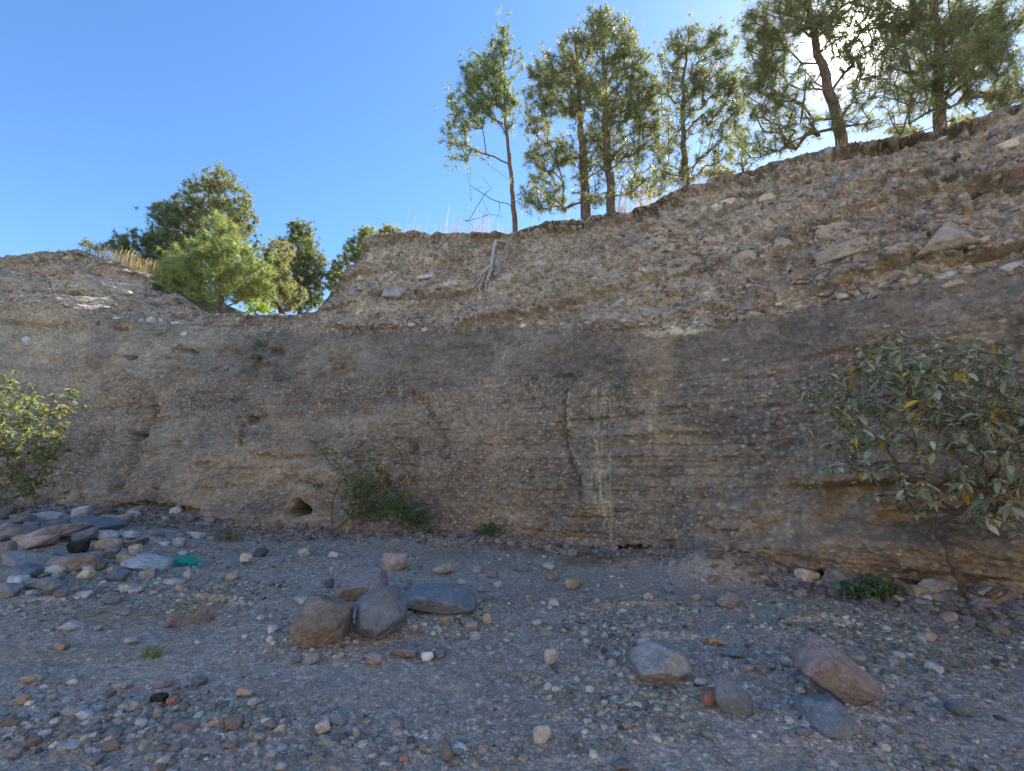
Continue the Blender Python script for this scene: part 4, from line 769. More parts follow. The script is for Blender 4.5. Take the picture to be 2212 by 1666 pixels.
PG = 'pines standing along the cliff top'
pine('slim pine at the left end of the row, crown hanging left above a bare trunk', [(1113, 508), (1108, 440), (1100, 330), (1092, 260), (1088, 170), (1086, 60)], rim_at(1113)[1]+.25,
     [(1085, 75, 22, 30, 1.2), (1075, 125, 40, 45, 1.), (1050, 190, 65, 50, 1.1), (1010, 235, 60, 50, .9), (985, 290, 40, 35, .7), (1085, 220, 40, 70, .6), (1010, 335, 42, 20, .45), (1130, 130, 10, 40, .3), (965, 215, 20, 20, .6), (1030, 150, 40, 40, .9), (980, 340, 30, 14, .4)], 520, 1001, .075,
     low_dead=[(1100, 400, 1015, 400), (1100, 360, 1010, 375), (1106, 420, 1035, 408), (1098, 300, 1010, 320), (1094, 240, 1130, 235)], group=PG, up=2.0, nn=20, needle=.21, step=.22, extra=.8, brown=.0, tint=(.85, .95, .95), width=.013)
pine('stout pine with low spreading branches, second trunk from the left of the row', [(1265, 478), (1262, 380), (1258, 300), (1250, 200), (1243, 110), (1240, 70)], 11.0,
     [(1240, 110, 45, 45, 1.), (1180, 150, 45, 45, 1.1), (1225, 200, 75, 60, 1.1), (1160, 250, 35, 60, .7), (1185, 330, 55, 35, .9), (1170, 400, 50, 45, .8), (1250, 330, 60, 60, .5), (1190, 440, 60, 20, .5), (1330, 330, 60, 60, .4), (1150, 180, 24, 40, .5), (1300, 430, 50, 20, .3), (1150, 440, 40, 18, .4)], 900, 1002, .13, group=PG, up=1.8, nn=17, step=.25, needle=.22, width=.014)
pine('tallest pine in the middle of the row, its top touching the picture edge', [(1322, 470), (1318, 380), (1310, 300), (1306, 180), (1300, 80), (1297, 12)], 10.7,
     [(1298, 40, 40, 35, 1.1), (1325, 85, 60, 55, 1.2), (1250, 70, 30, 25, .5), (1370, 130, 40, 60, .8), (1330, 190, 85, 80, 1.2), (1390, 240, 40, 60, .8), (1330, 290, 80, 60, .9), (1400, 330, 45, 40, .5), (1280, 400, 60, 40, .4), (1380, 400, 50, 30, .4), (1430, 290, 30, 40, .6), (1425, 210, 22, 60, .5), (1400, 180, 40, 50, .6)], 1000, 1003, .115, group=PG, up=1.8, nn=17, step=.25, needle=.22, width=.014)
pine('open slender pine with a forked top, just right of the tallest one', [(1482, 410), (1478, 330), (1474, 240), (1480, 150), (1490, 70)], 9.6,
     [(1495, 85, 55, 35, 1.), (1450, 120, 35, 30, .8), (1470, 185, 55, 45, .9), (1560, 90, 40, 40, .9), (1540, 170, 55, 50, .9), (1500, 260, 80, 45, .6), (1440, 330, 45, 40, .6), (1540, 330, 60, 35, .5), (1590, 200, 30, 60, .8), (1560, 260, 50, 40, .5), (1460, 380, 60, 20, .6)], 700, 1004, .075, group=PG, up=1.8, nn=17, step=.24, needle=.2, width=.012)
pine('small thin pine sapling between the open pine and the leaning pine', [(1607, 378), (1604, 340), (1600, 290)], 9.0, [(1602, 305, 22, 28, 1.), (1606, 345, 34, 24, .8)], 46, 1005, .03, group=PG, nn=26, needle=.13, step=.2)
pine('thick pine leaning to the left in front of the sun', [(1816, 330), (1808, 270), (1795, 200), (1772, 130), (1752, 50), (1740, -60), (1730, -160)], 7.6,
     [(1690, 40, 80, 60, 1.), (1760, 10, 90, 60, 1.), (1660, 110, 50, 50, .9), (1700, 170, 70, 50, .7), (1680, 240, 70, 40, .6), (1740, -90, 140, 60, .9), (1830, 120, 60, 50, .35), (1860, 190, 90, 35, .5), (1660, 320, 60, 30, .35), (1900, 60, 60, 60, .8), (1720, 280, 70, 40, .5), (1640, 60, 50, 60, .9), (1870, 130, 70, 60, .7), (1650, 200, 50, 60, .7), (1840, 250, 90, 40, .6), (1620, 300, 60, 30, .5), (1800, 60, 70, 50, .8), (1630, 150, 40, 60, .8), (1870, -20, 80, 60, .9)], 1700, 1006, .10, group=PG, up=1.2, nn=17, needle=.19, width=.009, step=.24)
pine('upright pine at the right edge of the picture with long sweeping branches', [(2029, 290), (2030, 220), (2028, 140), (2020, 40), (2015, -80), (2010, -170)], 7.2,
     [(2030, 30, 90, 60, 1.), (2120, 60, 80, 60, 1.1), (1960, 120, 60, 50, .8), (2080, 140, 90, 50, .9), (2170, 130, 50, 50, .9), (2030, -80, 160, 60, .9), (1990, 210, 60, 40, .7), (2110, 220, 80, 28, .6), (1950, 280, 30, 20, .4), (2190, 20, 60, 60, .9), (2040, 100, 140, 90, .8), (2150, 190, 90, 40, .7), (1930, 60, 60, 60, .7), (1950, 200, 80, 60, .6), (2170, 210, 60, 30, .6), (1940, 20, 70, 60, .9)], 1700, 1007, .10, group=PG, up=1.2, nn=17, needle=.19, width=.009, step=.24)
# low growth behind the rim
for (lab, tr, Y, e, n, sd) in (('low dark pine bush behind the rim beside the straw tuft', [(1385, 450), (1388, 400)], 12.5, [(1390, 405, 55, 30, 1), (1430, 390, 40, 28, .8)], 190, 1011),
                               ('low green bush on the rim left of the sapling', [(1555, 392), (1556, 370)], 10.5, [(1550, 372, 50, 14, 1)], 90, 1012),
                               ('low yellowish bush on the rim between the leaning and upright pines', [(1950, 308), (1952, 285)], 8.6, [(1955, 283, 42, 16, 1), (2080, 262, 55, 14, .7)], 130, 1013)):
    pine(lab, tr, Y, e, n, sd, .025, needle=.12, width=.008, nn=24, name='low_bush', group='low bushes on the cliff top', cat='bush', step=.2, brown=.1)
# the trees beyond the gap
LG = 'trees growing beyond the gap in the bank'
def ftree(lab, tr, Y, e, n, sd, r0, **k):
    return pine(lab, tr, Y, e, n, sd, r0, group=LG, up=.9, step=.5, tip=.012, **k)
ftree('tall dark pine with a broad rounded top, the highest tree left of the gap', [(478, 760), (476, 600), (474, 480), (468, 375)], 23, [(470, 385, 42, 34, 1.2), (500, 430, 50, 45, 1.), (425, 420, 45, 40, 1.), (470, 480, 80, 60, 1.2), (400, 500, 60, 50, 1.), (525, 470, 36, 36, .9), (440, 570, 110, 70, 1.), (530, 530, 36, 40, .8), (400, 450, 50, 36, .9), (360, 520, 50, 50, .8), (520, 620, 60, 40, .7)], 1700, 1021, .22, needle=.26, width=.022, nn=26)
ftree('dark pine leaning out on the left flank of the tall broad-topped pine', [(370, 760), (366, 600), (362, 500), (360, 440)], 22, [(355, 460, 40, 30, 1.), (345, 520, 50, 40, 1.1), (330, 580, 60, 40, 1.1), (285, 520, 34, 30, .8), (290, 570, 45, 28, .8), (380, 600, 70, 50, .8), (260, 530, 26, 26, .8), (300, 600, 40, 30, .8)], 900, 1022, .18, needle=.26, width=.022, nn=26, tint=(.8, .95, 1.05))
ftree('small dark pine top showing above the grassy left bank', [(225, 640), (222, 560), (218, 520)], 22, [(185, 527, 16, 9, 1.), (215, 532, 18, 10, 1.), (245, 530, 22, 14, 1.), (262, 545, 20, 14, .9)], 90, 1026, .06, needle=.2, width=.018, nn=24, tint=(.8, .9, 1))
ftree('narrow dark pine with a pointed crown right of the bright young pine', [(648, 760), (646, 640), (644, 560), (644, 490)], 24, [(645, 495, 30, 24, 1.1), (640, 535, 55, 32, 1.1), (670, 575, 38, 44, 1.), (630, 600, 70, 50, 1.), (655, 640, 56, 35, .9)], 1000, 1023, .16, needle=.26, width=.022, nn=26, tint=(.85, .95, .9))
ftree('paler olive tree standing just in front of the narrow dark pine', [(605, 740), (603, 640), (600, 560)], 20, [(600, 545, 40, 30, 1.), (585, 595, 50, 44, 1.1), (610, 640, 56, 34, 1.)], 640, 1024, .10, needle=.22, width=.02, nn=26, tint=(1.3, 1.2, 1.3))
ftree('rounded yellow-green pine peeping over the sloping shoulder of the cliff', [(775, 720), (780, 620), (785, 520)], 24, [(792, 508, 30, 22, 1.1), (770, 540, 34, 30, 1.1), (745, 580, 36, 34, 1.1), (800, 560, 40, 40, .8), (720, 610, 26, 26, .9)], 520, 1025, .14, needle=.24, width=.022, nn=26, tint=(1.15, 1.2, .8))
ftree('small pale crown just left of the cliff corner', [(845, 640), (845, 520)], 23, [(845, 500, 20, 16, 1.), (828, 500, 12, 12, .8)], 80, 1027, .08, needle=.2, width=.02, nn=24, tint=(1.2, 1.15, .8))
pine('bright sunlit young pine filling the gap in the bank', [(476, 700), (476, 640), (474, 560), (478, 475)], rim_at(476)[1]+1.6,
     [(478, 485, 34, 26, 1.), (470, 530, 60, 34, 1.1), (510, 560, 60, 40, 1.1), (430, 570, 66, 36, 1.), (535, 610, 52, 34, 1.), (470, 610, 80, 34, .9), (390, 600, 50, 26, .9), (430, 640, 60, 24, .5), (545, 640, 34, 20, .6), (360, 610, 46, 24, .9), (560, 585, 40, 40, .8), (400, 560, 60, 40, .8), (570, 625, 30, 30, .7), (400, 640, 70, 24, .6)], 560, 1028, .075, needle=.32, width=.020, nn=34, mat=M_needle_young, brown=0, group=LG, up=.5, step=.35, tip=.008)
pine('tiny pine seedling rooted halfway up the bare cliff', [(556, 784), (556, 765), (555, 745)], float(cliff_hit(556, 780)[0][1])-.12, [(556, 742, 10, 9, 1.), (553, 770, 12, 8, .6)], 16, 1029, .012, needle=.14, width=.008, nn=34, name='pine_seedling', mat=M_needle_young, tint=(.6, .7, .7), step=.12, tip=.004, cat='seedling')

# ------------------------------------------------------------------ broad-leaved shrubs
def leaf_geo(pos, dirs, L, W, seed, cols):
    """folded lance-shaped leaves with a drooping tip: 10 vertices, 4 quads each"""
    r = np.random.default_rng(seed); m = len(pos); pos = np.array(pos); d = np.array(dirs); d /= np.linalg.norm(d, axis=1)[:, None]
    side = np.cross(d, [0, 0, 1.])+r.normal(size=(m, 3))*.35; side -= d*(side*d).sum(1)[:, None]; side /= np.linalg.norm(side, axis=1)[:, None]; up = np.cross(side, d)
    L = np.array(L)[:, None]; W = np.array(W)[:, None]; V = []
    for t, w in ((0, .12), (.28, .8), (.6, 1.), (.85, .5), (1., .02)):
        c = pos+d*L*t+np.array([0, 0, -1.])*L*.38*t**2
        for s in (-1, 1): V.append(c+side*W*.5*w*s+up*W*.16*w)
        V.append(c)
    V = np.stack(V, 1)        # m,15,3  order: left,right,mid per station
    f = []
    for k in range(4):
        a = k*3; b = a+3; f += [(a, a+2, b+2, b), (a+2, a+1, b+1, b+2)]
    Fc = (np.array(f)[None]+(np.arange(m)*15)[:, None, None]).reshape(-1, 4); return V.reshape(-1, 3), Fc, np.repeat(cols, 15, 0)
def shrub(label, base, targets, seed, leafL, r0=.02, per=9, name='shrub', green=(.13, .19, .11), pale=(.44, .50, .36), yellow=.06, stems=5, tip=.003, step=.16, along=.5, up=.5, cat='shrub', wfac=.30, lit=None, group=None):
    r = np.random.default_rng(seed); base = np.array(base, float); root = empty(name, tuple(base)); tag(root, label, cat, group)
    sk = Skel([base+np.array([0, 0, -.12]), base], None); o = np.argsort(np.linalg.norm(targets-base, axis=1)+r.uniform(0, .3, len(targets)))
    for i in o: sk.connect(targets[i], r, up, step, 0, .14)
    R = sk.radii(tip, 2.3); Pn = np.array(sk.P); R = np.minimum(R, r0); R[0] = R[1] = r0
    V, Fc = tubes([(Pn[sk.par[i]]-base, max(R[sk.par[i]] if sk.par[i] > 1 else min(r0, R[i]*1.3), R[i]), Pn[i]-base, R[i]) for i in range(1, len(Pn))], 6); mesh_np('stems', V, Fc, 4, M_twig, root)
    pos, dirs, L, W, C = [], [], [], [], []
    def whorl(p, d, n, s=1.):
        d = d/np.linalg.norm(d); ylw = r.uniform() < yellow
        for k in range(n):
            v = r.normal(size=3); v[2] *= .5; v = v/np.linalg.norm(v)+d*.35*r.uniform(0, 1.4); top = v[2] > .25
            l = leafL*s*r.uniform(.35, 1.25)*(.6 if top else 1.); pos.append(p-base-d*r.uniform(0, .35)*leafL); dirs.append(v); L.append(l); W.append(l*wfac*r.uniform(.8, 1.2))
            g = np.array(green)*(1-(q := r.uniform()**1.5))+np.array(pale)*q
            if top: g = g*.5+np.array(pale)*.6
            if r.uniform() < (.45 if ylw else yellow*.35): g = np.array((.55, .36, .03))*r.uniform(.7, 1.1)
            C.append(g*r.uniform(.8, 1.2))
    for e in sk.tips:
        p = sk.par[e]; d = Pn[e]-Pn[p]+np.array([0, 0, .02]); whorl(Pn[e], d, per)
        if r.uniform() < along: whorl(Pn[p], d+r.normal(size=3)*.1, max(2, per//2))
    V, Fc, Cc = leaf_geo(pos, dirs, L, W, seed, np.array(C)); mesh_np('foliage', V, Fc, 4, M_leaf, root, smooth=True, col=Cc); return root
def stargets(ells, n, seed, Yf):
    r = np.random.default_rng(seed); w = np.array([e[2]*e[3]*e[4] for e in ells], float); w /= w.sum(); out = []
    for k in r.choice(len(ells), n, p=w):
        px, row, rx, ry, _, Y = ells[k]; v = r.normal(size=3); v /= np.linalg.norm(v); v *= r.uniform(.1, 1.35)**.7; out.append(at(px+v[0]*rx, row-v[2]*ry, Y+v[1]*Yf))
    return np.array(out)
cb, _ = cliff_hit(2012, 1150)
shrub('big leafy shrub with pale green leaves growing from the cliff foot at the right edge', at(2012, 1152, cb[1]-.15),
      stargets([(1950, 770, 110, 50, 1.2, 5.3), (1860, 840, 80, 45, 1., 5.4), (1990, 850, 130, 70, 1.2, 5.2), (2150, 800, 70, 55, 1.1, 5.0), (2160, 920, 90, 90, 1.2, 5.0), (1800, 890, 60, 35, .7, 5.5), (1900, 960, 90, 50, .7, 5.3), (2050, 960, 90, 60, .9, 5.1), (1880, 1010, 60, 24, .45, 5.3), (2100, 1040, 70, 60, .8, 5.0), (1735, 870, 40, 34, .6, 5.6), (2190, 1080, 50, 70, .8, 4.9), (2270, 900, 60, 160, .9, 4.8), (2040, 780, 160, 60, .7, 5.1), (2120, 870, 120, 90, 1.2, 5.0), (1790, 850, 80, 50, 1.1, 5.5), (1830, 960, 80, 60, .8, 5.4), (1930, 740, 60, 24, .6, 5.3), (2110, 750, 60, 24, .5, 5.1), (2000, 1060, 110, 40, .8, 5.2), (1960, 1100, 70, 30, .5, 5.2), (2120, 1110, 80, 34, .7, 5.0), (1850, 920, 90, 60, .7, 5.35), (2200, 1000, 60, 100, .8, 4.9)], 640, 2001, .5), 2001, .115, r0=.045, per=7, wfac=.42, pale=(.52, .54, .42), green=(.15, .20, .12), yellow=.07, step=.2)
lb = ground_hit(60, 1108)
shrub('dense shrub at the left edge with sunlit pale upper leaves', at(45, 1095, 10.8),
      stargets([(55, 850, 50, 32, 1.2, 10.0), (20, 820, 30, 24, .8, 10.0), (110, 880, 70, 30, 1., 10.2), (170, 870, 40, 40, .5, 10.4), (60, 930, 80, 60, 1.3, 10.4), (0, 900, 60, 80, 1.2, 10.4), (40, 1010, 60, 50, 1., 10.6), (150, 850, 26, 14, .4, 10.4), (-60, 930, 60, 100, 1., 10.4), (60, 1040, 80, 50, 1., 10.7), (60, 980, 60, 60, 1., 10.6), (120, 950, 50, 50, .8, 10.6)], 380, 2002, .8), 2002, .135, r0=.04, per=9, yellow=.05, step=.25, green=(.10, .14, .06), pale=(.34, .36, .17), wfac=.4)
cb, _ = cliff_hit(715, 1110)
shrub('sparse leggy shrub with drooping yellow-tipped leaves beside the burrow hole', at(718, 1135, cb[1]-.45),
      np.array([at(a+i_*9*((i_*a) % 3-1), b+i_*7*((i_*b) % 3-1), cb[1]-c-.08*i_) for i_ in range(3) for a, b, c in ((690, 950, .3), (705, 965, .3), (735, 968, .5), (762, 990, .6), (790, 975, .6), (800, 985, .6), (770, 1020, .5), (735, 1005, .4), (862, 970, .7), (868, 992, .7), (815, 1000, .6), (825, 1020, .7), (840, 1018, .6), (878, 1025, .7), (668, 1040, .3), (685, 1045, .3),
                                                  (730, 1048, .4), (745, 1030, .5), (755, 1085, .6), (770, 1095, .6), (712, 1000, .2), (820, 1045, .6), (790, 1060, .6), (765, 1120, .6), (700, 1085, .3), (745, 1100, .6))]), 2003, .17, r0=.02, per=8, yellow=.4, step=.2, along=.35, pale=(.46, .55, .46), green=(.16, .24, .13), wfac=.36, tip=.007)
for lab, base, ells, n, sd, lf, g in (('feathery dark green bush under the leggy shrub, nearest the burrow', (782, 1120, .5), [(782, 1055, 34, 46, 1., .45), (800, 1090, 44, 32, .8, .5)], 190, 2011, .045, (.09, .17, .06)),
                                      ('dark green mound-shaped bush right of the feathery one', (870, 1140, .55), [(870, 1095, 50, 34, 1., .55), (900, 1118, 42, 22, 1., .6), (850, 1080, 26, 24, .5, .5)], 220, 2012, .045, (.075, .145, .05)),
                                      ('small low dark bush trailing at the right end of the bush group', (925, 1168, .45), [(925, 1155, 30, 12, 1., .45)], 70, 2013, .045, (.05, .11, .04)),
                                      ('small round green plant at the cliff foot left of centre', (1052, 1172, .2), [(1052, 1150, 24, 20, 1., .22)], 80, 2014, .05, (.08, .18, .06)),
                                      ('dusty green bush at the foot of the cliff under the big right-hand shrub', (1890, 1322, .35), [(1890, 1285, 48, 42, 1., .4), (1850, 1270, 40, 20, .6, .35)], 230, 2015, .05, (.09, .15, .08))):
    c0, _ = cliff_hit(base[0], min(base[1], 1280)); yb = c0[1]
    shrub(lab, at(base[0], base[1], yb-base[2]), stargets([(a, b, c, d, e, yb-f) for a, b, c, d, e, f in ells], n*3, sd, .25), sd, lf*1.25, r0=.01, per=6, name='bush', green=g, pale=tuple(np.array(g)*1.8), yellow=.01, step=.1, tip=.0015, cat='bush', wfac=.4)
c0, _ = cliff_hit(1275, 1185)
shrub('small plant with broad green leaves at the base of the dark vertical crack', at(1278, 1202, c0[1]-.2), np.array([at(a, b, c0[1]-.2) for a, b in ((1265, 1188), (1285, 1190), (1275, 1180), (1292, 1198))]), 2016, .11, r0=.006, per=5, name='leafy_plant', green=(.05, .13, .04), pale=(.08, .2, .08), yellow=0, wfac=.45, cat='plant')
c0, _ = cliff_hit(355, 658)
shrub('little yellow-green sprig growing on the left bank above the grey apron', at(355, 668, c0[1]-.1), np.array([at(a, b, c0[1]-.15) for a, b in ((348, 655), (362, 652), (356, 660))]), 2017, .12, r0=.006, per=6, name='leafy_plant', green=(.25, .28, .06), pale=(.4, .42, .12), yellow=.1, cat='plant')
shrub('bright yellow-green shrub on the floor of the gap beside the young pine', at(566, 690, rim_at(566)[1]+.9), stargets([(562, 664, 30, 16, 1., rim_at(566)[1]+.9)], 110, 2018, .4), 2018, .10, r0=.015, per=9, name='shrub', green=(.30, .38, .02), pale=(.45, .5, .05), yellow=0, wfac=.5)
c0, _ = cliff_hit(1148, 520)
shrub('withered weed clinging just under the rim right of the slim pine', at(1148, 540, c0[1]-.08), np.array([at(a, b, c0[1]-.15) for a, b in ((1142, 512), (1152, 508), (1148, 522), (1156, 525), (1140, 528))]), 2019, .08, r0=.006, per=5, name='leafy_plant', green=(.2, .17, .07), pale=(.3, .26, .12), yellow=.3, cat='plant')

# ------------------------------------------------------------------ roots
def root_thing(label, paths, name='exposed_root', mat=M_root, cat='root'):
    """paths: lists of (px,row,radius) drawn on the cliff face"""
    V, Fc, off = [], [], 0; b0 = None
    for k, path in enumerate(paths):
        pts = []
        for (px, row, rad, out) in path:
            p, nn = cliff_hit(px, row); q = at(px, row, p[1]-out); pts.append((q, rad))
        P = np.array([q for q, _ in pts]); rd = np.array([q for _, q in pts])*1.5; t = np.linspace(0, len(P)-1, len(P)*5); P = np.stack([np.interp(t, np.arange(len(P)), P[:, i]) for i in range(3)], 1)
        kk = np.ones(5)/5
        for i in range(3): e = np.pad(P[:, i], 2, mode='edge'); P[:, i] = np.convolve(e, kk, 'valid')
        P += np.random.default_rng(k).normal(size=P.shape)*.008; rd = np.interp(t, np.arange(len(rd)), rd)
        if b0 is None: b0 = P[0].copy()
        v, f = chain_mesh(P-b0, rd, 7, k, .2); V.append(v); Fc.append(f+off); off += len(v)
    o = mesh_np(name, np.vstack(V), np.vstack(Fc), 4, mat); o.location = tuple(b0); tag(o, label, cat); return o
M_root_scale = 1.5
root_thing('pale bleached roots dangling down the cliff from under the slim pine', [
    [(1072, 518, .035, .12), (1066, 545, .035, .2), (1062, 575, .03, .2), (1055, 600, .028, .2), (1048, 630, .016, .15), (1050, 640, .01, .1)],
    [(1062, 572, .02, .2), (1045, 588, .018, .2), (1030, 610, .012, .15), (1018, 625, .008, .12)], [(1050, 590, .015, .2), (1035, 620, .012, .15), (1040, 642, .008, .12)],
    [(1055, 600, .018, .2), (1060, 625, .012, .15), (1052, 645, .008, .1), (1050, 700, .005, .1), (1044, 728, .004, .1)], [(1045, 605, .012, .18), (1015, 640, .008, .12), (1008, 662, .006, .1)], [(1030, 605, .01, .18), (1005, 612, .006, .1)],
    [(1095, 520, .014, .1), (1097, 545, .010, .1), (1088, 570, .007, .1)], [(1072, 518, .02, .12), (1085, 522, .014, .1), (1096, 520, .012, .1)]])
root_thing('long curved root hanging below the big right-hand shrub down to the gravel', [[(2030, 1160, .022, .15), (2050, 1180, .024, .3), (2052, 1215, .022, .32), (2072, 1245, .024, .34), (2082, 1270, .024, .34), (2072, 1292, .018, .3), (2060, 1300, .01, .25)],
                                                                                [(2035, 1165, .012, .2), (2070, 1180, .009, .3), (2120, 1195, .006, .3)]], mat=M_twig)
root_thing('short hooked root at the cliff foot near the right edge', [[(2170, 1268, .015, .1), (2150, 1276, .02, .2), (2132, 1288, .02, .25), (2136, 1305, .018, .25), (2148, 1318, .012, .2)], [(2140, 1300, .006, .2), (2190, 1312, .005, .3), (2212, 1330, .005, .3)]], mat=M_twig)
root_thing('thin dark root curving down the cliff above the ochre wedge stone', [[(1488, 547, .010, .05), (1512, 548, .012, .06), (1520, 560, .012, .06), (1526, 580, .010, .06), (1540, 602, .006, .05)]], mat=M_twig)

# ------------------------------------------------------------------ grass
def blades(specs, seed, mat, name, label, kind='stuff', cat='grass', group=None, tint=(1, 1, 1), bias=.55, rise=1.):
    """specs: list of (base xyz array, height, lean, width)"""
    r = np.random.default_rng(seed); B = np.array([s[0] for s in specs]); Hh = np.array([s[1] for s in specs])[:, None]; Ln = np.array([s[2] for s in specs])[:, None]; W = np.array([s[3] for s in specs])[:, None]
    m = len(B); an = r.uniform(0, 6.28, m)[:, None]; dr = np.hstack([np.cos(an), np.sin(an), an*0])*(.6 if bias else 1.)+np.array([bias, 0, 0]); side = np.hstack([-np.sin(an), np.cos(an), an*0]); side[:, 0] = np.abs(side[:, 0])+.4
    side /= np.linalg.norm(side, axis=1)[:, None]; V = []
    b0 = B.mean(0)
    for t, w in ((0, 1.), (.35, .9), (.7, .65), (.9, .9), (1., .1)):
        c = B+np.array([0, 0, rise])*Hh*t*(1-.25*Ln*t)+dr*Hh*Ln*t**2
        V += [c-side*W/2*w, c+side*W/2*w]
    V = np.stack(V, 1)-b0; f = [(2*k, 2*k+1, 2*k+3, 2*k+2) for k in range(4)]
    Fc = (np.array(f)[None]+(np.arange(m)*10)[:, None, None]).reshape(-1, 4); C = np.repeat(np.array(tint)*r.uniform(.6, 1.3, (m, 1)), 10, 0)
    o = mesh_np(name, V.reshape(-1, 3), Fc, 4, mat, smooth=False, col=C); o.location = tuple(b0); tag(o, label, cat, group, kind); return o
r = np.random.default_rng(5); sp = []
def rim_grass(p0, p1, n, h0, h1, lean, w, b0=.0, b1=.9):
    for _ in range(n):
        px = r.uniform(p0, p1); b = rim_at(px, r.uniform(b0, b1)); b[2] -= .03; sp.append((b, r.uniform(h0, h1), r.uniform(.1, lean), w))
rim_grass(850, 1110, 190, .15, .45, .5, .010); rim_grass(860, 930, 26, .5, .95, .8, .009); rim_grass(955, 1040, 70, .6, 1.15, .8, .009); rim_grass(1040, 1110, 40, .3, .6, .6, .007)
rim_grass(0, 170, 60, .2, .6, .6, .008); rim_grass(160, 310, 520, .3, .85, .6, .015, 0, 1.2); rim_grass(1120, 1250, 90, .2, .5, .5, .007); rim_grass(1400, 1560, 160, .3, .8, .5, .007); rim_grass(1600, 2212, 200, .15, .4, .5, .006); rim_grass(1850, 1930, 30, .3, .5, .5, .006)
rim_grass(240, 320, 120, .15, .4, .6, .010)
blades(sp, 1, M_straw, 'dry_grass', 'thin dry grass with pale seed heads along the cliff top')
for i, (p0, p1, lab) in enumerate(((1318, 1350, 'tuft of tall golden straw at the foot of the tallest pine'), (1360, 1400, 'tuft of tall golden straw behind the rim beside the low pine bush'))):
    sp = []; rim_grass(p0, p1, 90, .3, .75, .5, .007, 0, .4); blades(sp, 20+i, M_straw, 'straw_tuft', lab, None, 'grass tuft', 'straw tufts on the cliff top', tint=(1.1, 1.05, .9))
def ground_tuft(px, row, rad, n, h0, h1, w, mat, name, lab, tint, lean=1.2, sd=3, cat='grass tuft'):
    g = ground_hit(px, row); rr = np.random.default_rng(sd); s = []
    for _ in range(n):
        a = rr.uniform(0, 6.28); q = rad*rr.uniform(0, 1)**.6; x, y = g[0]+math.cos(a)*q, g[1]+math.sin(a)*q*.7; s.append((np.array([x, y, float(ground_z(x, y))-.01]), rr.uniform(h0, h1), rr.uniform(.3, lean), w))
    return blades(s, sd, mat, name, lab, None, cat, tint=tint)
ground_tuft(322, 1420, .10, 90, .07, .14, .005, M_straw, 'grass_tuft', 'small green grass tuft growing alone in the sand at lower left', (.42, .70, .22))
ground_tuft(415, 1345, .26, 90, .08, .26, .006, M_straw, 'dead_grass_clump', 'dead brown grass clump caught on the small scarp', (.8, .7, .55), sd=4)
ground_tuft(490, 1168, .35, 160, .15, .4, .006, M_straw, 'dead_grass_clump', 'grey-green dead grass clump at the cliff foot left of the burrow hole', (.45, .48, .38), sd=5)
# flattened straw and litter under the cliff
sp = []; r = np.random.default_rng(17)
for cx, cy, rx, ry, n in ((1300, 1222, 110, 12, 420), (1180, 1190, 110, 14, 300), (860, 1180, 160, 20, 320), (560, 1195, 170, 20, 160), (1560, 1250, 60, 22, 90), (250, 1325, 240, 26, 150), (430, 1300, 100, 14, 60), (1400, 1222, 90, 10, 120), (960, 1195, 120, 16, 200), (1240, 1205, 40, 18, 160)):
    for _ in range(n):
        g = flat_hit(cx+rx*r.normal()*.5, cy+ry*r.normal()*.5); x, y = float(g[0]), float(g[1]); y = min(y, float(np.interp(x, qx, qy))-.05); L = r.uniform(.16, .42); sp.append((np.array([x, y, float(ground_z(x, y))+.01]), L*.6, r.uniform(.8, 1.8), .009))
blades(sp, 30, M_straw, 'dead_straw', 'flattened dead straw washed up along the foot of the cliff', tint=(.75, .68, .58), bias=0., rise=.22)
def litter(name, lab, zones, n, L, cols, seed):
    r = np.random.default_rng(seed); pos, dirs, Ls, Ws, C = [], [], [], [], []
    for cx, cy, rx, ry, k in zones:
        for _ in range(int(n*k)):
            x, y = flat_hit(cx+rx*r.normal()*.6, cy+ry*r.normal()*.6); x, y = float(x), float(y)
            if wall_d(x, y) < .05: continue
            pos.append((x, y, float(ground_z(x, y))+.018)); v = r.normal(size=3); v[2] = abs(v[2])*.25; dirs.append(v); l = L*r.uniform(.5, 1.2); Ls.append(l); Ws.append(l*.28); C.append(np.array(cols[r.integers(len(cols))])*r.uniform(.7, 1.2))
    V, Fc, Cc = leaf_geo(pos, dirs, Ls, Ws, seed, np.array(C)); o = mesh_np(name, V, Fc, 4, M_leaf, col=Cc); tag(o, lab, 'leaves', kind='stuff')
litter('twig_litter', 'bits of bark, twig and dead leaf strewn over the gravel', [(1100, 1200, 500, 30, .45), (500, 1210, 300, 30, .25), (1500, 1330, 700, 90, .2), (700, 1500, 700, 160, .2), (1000, 1290, 300, 50, .15)], 420, .05, [(.22, .17, .12), (.32, .26, .18), (.16, .13, .10), (.38, .33, .25)], 43)
litter('leaf_litter', 'curled pale dead leaves scattered below the big right-hand shrub', [(2060, 1420, 140, 60, .5), (1900, 1385, 120, 30, .3), (1780, 1345, 120, 22, .2)], 420, .085, [(.42, .34, .22), (.36, .33, .24), (.30, .24, .16), (.45, .40, .30)], 41)

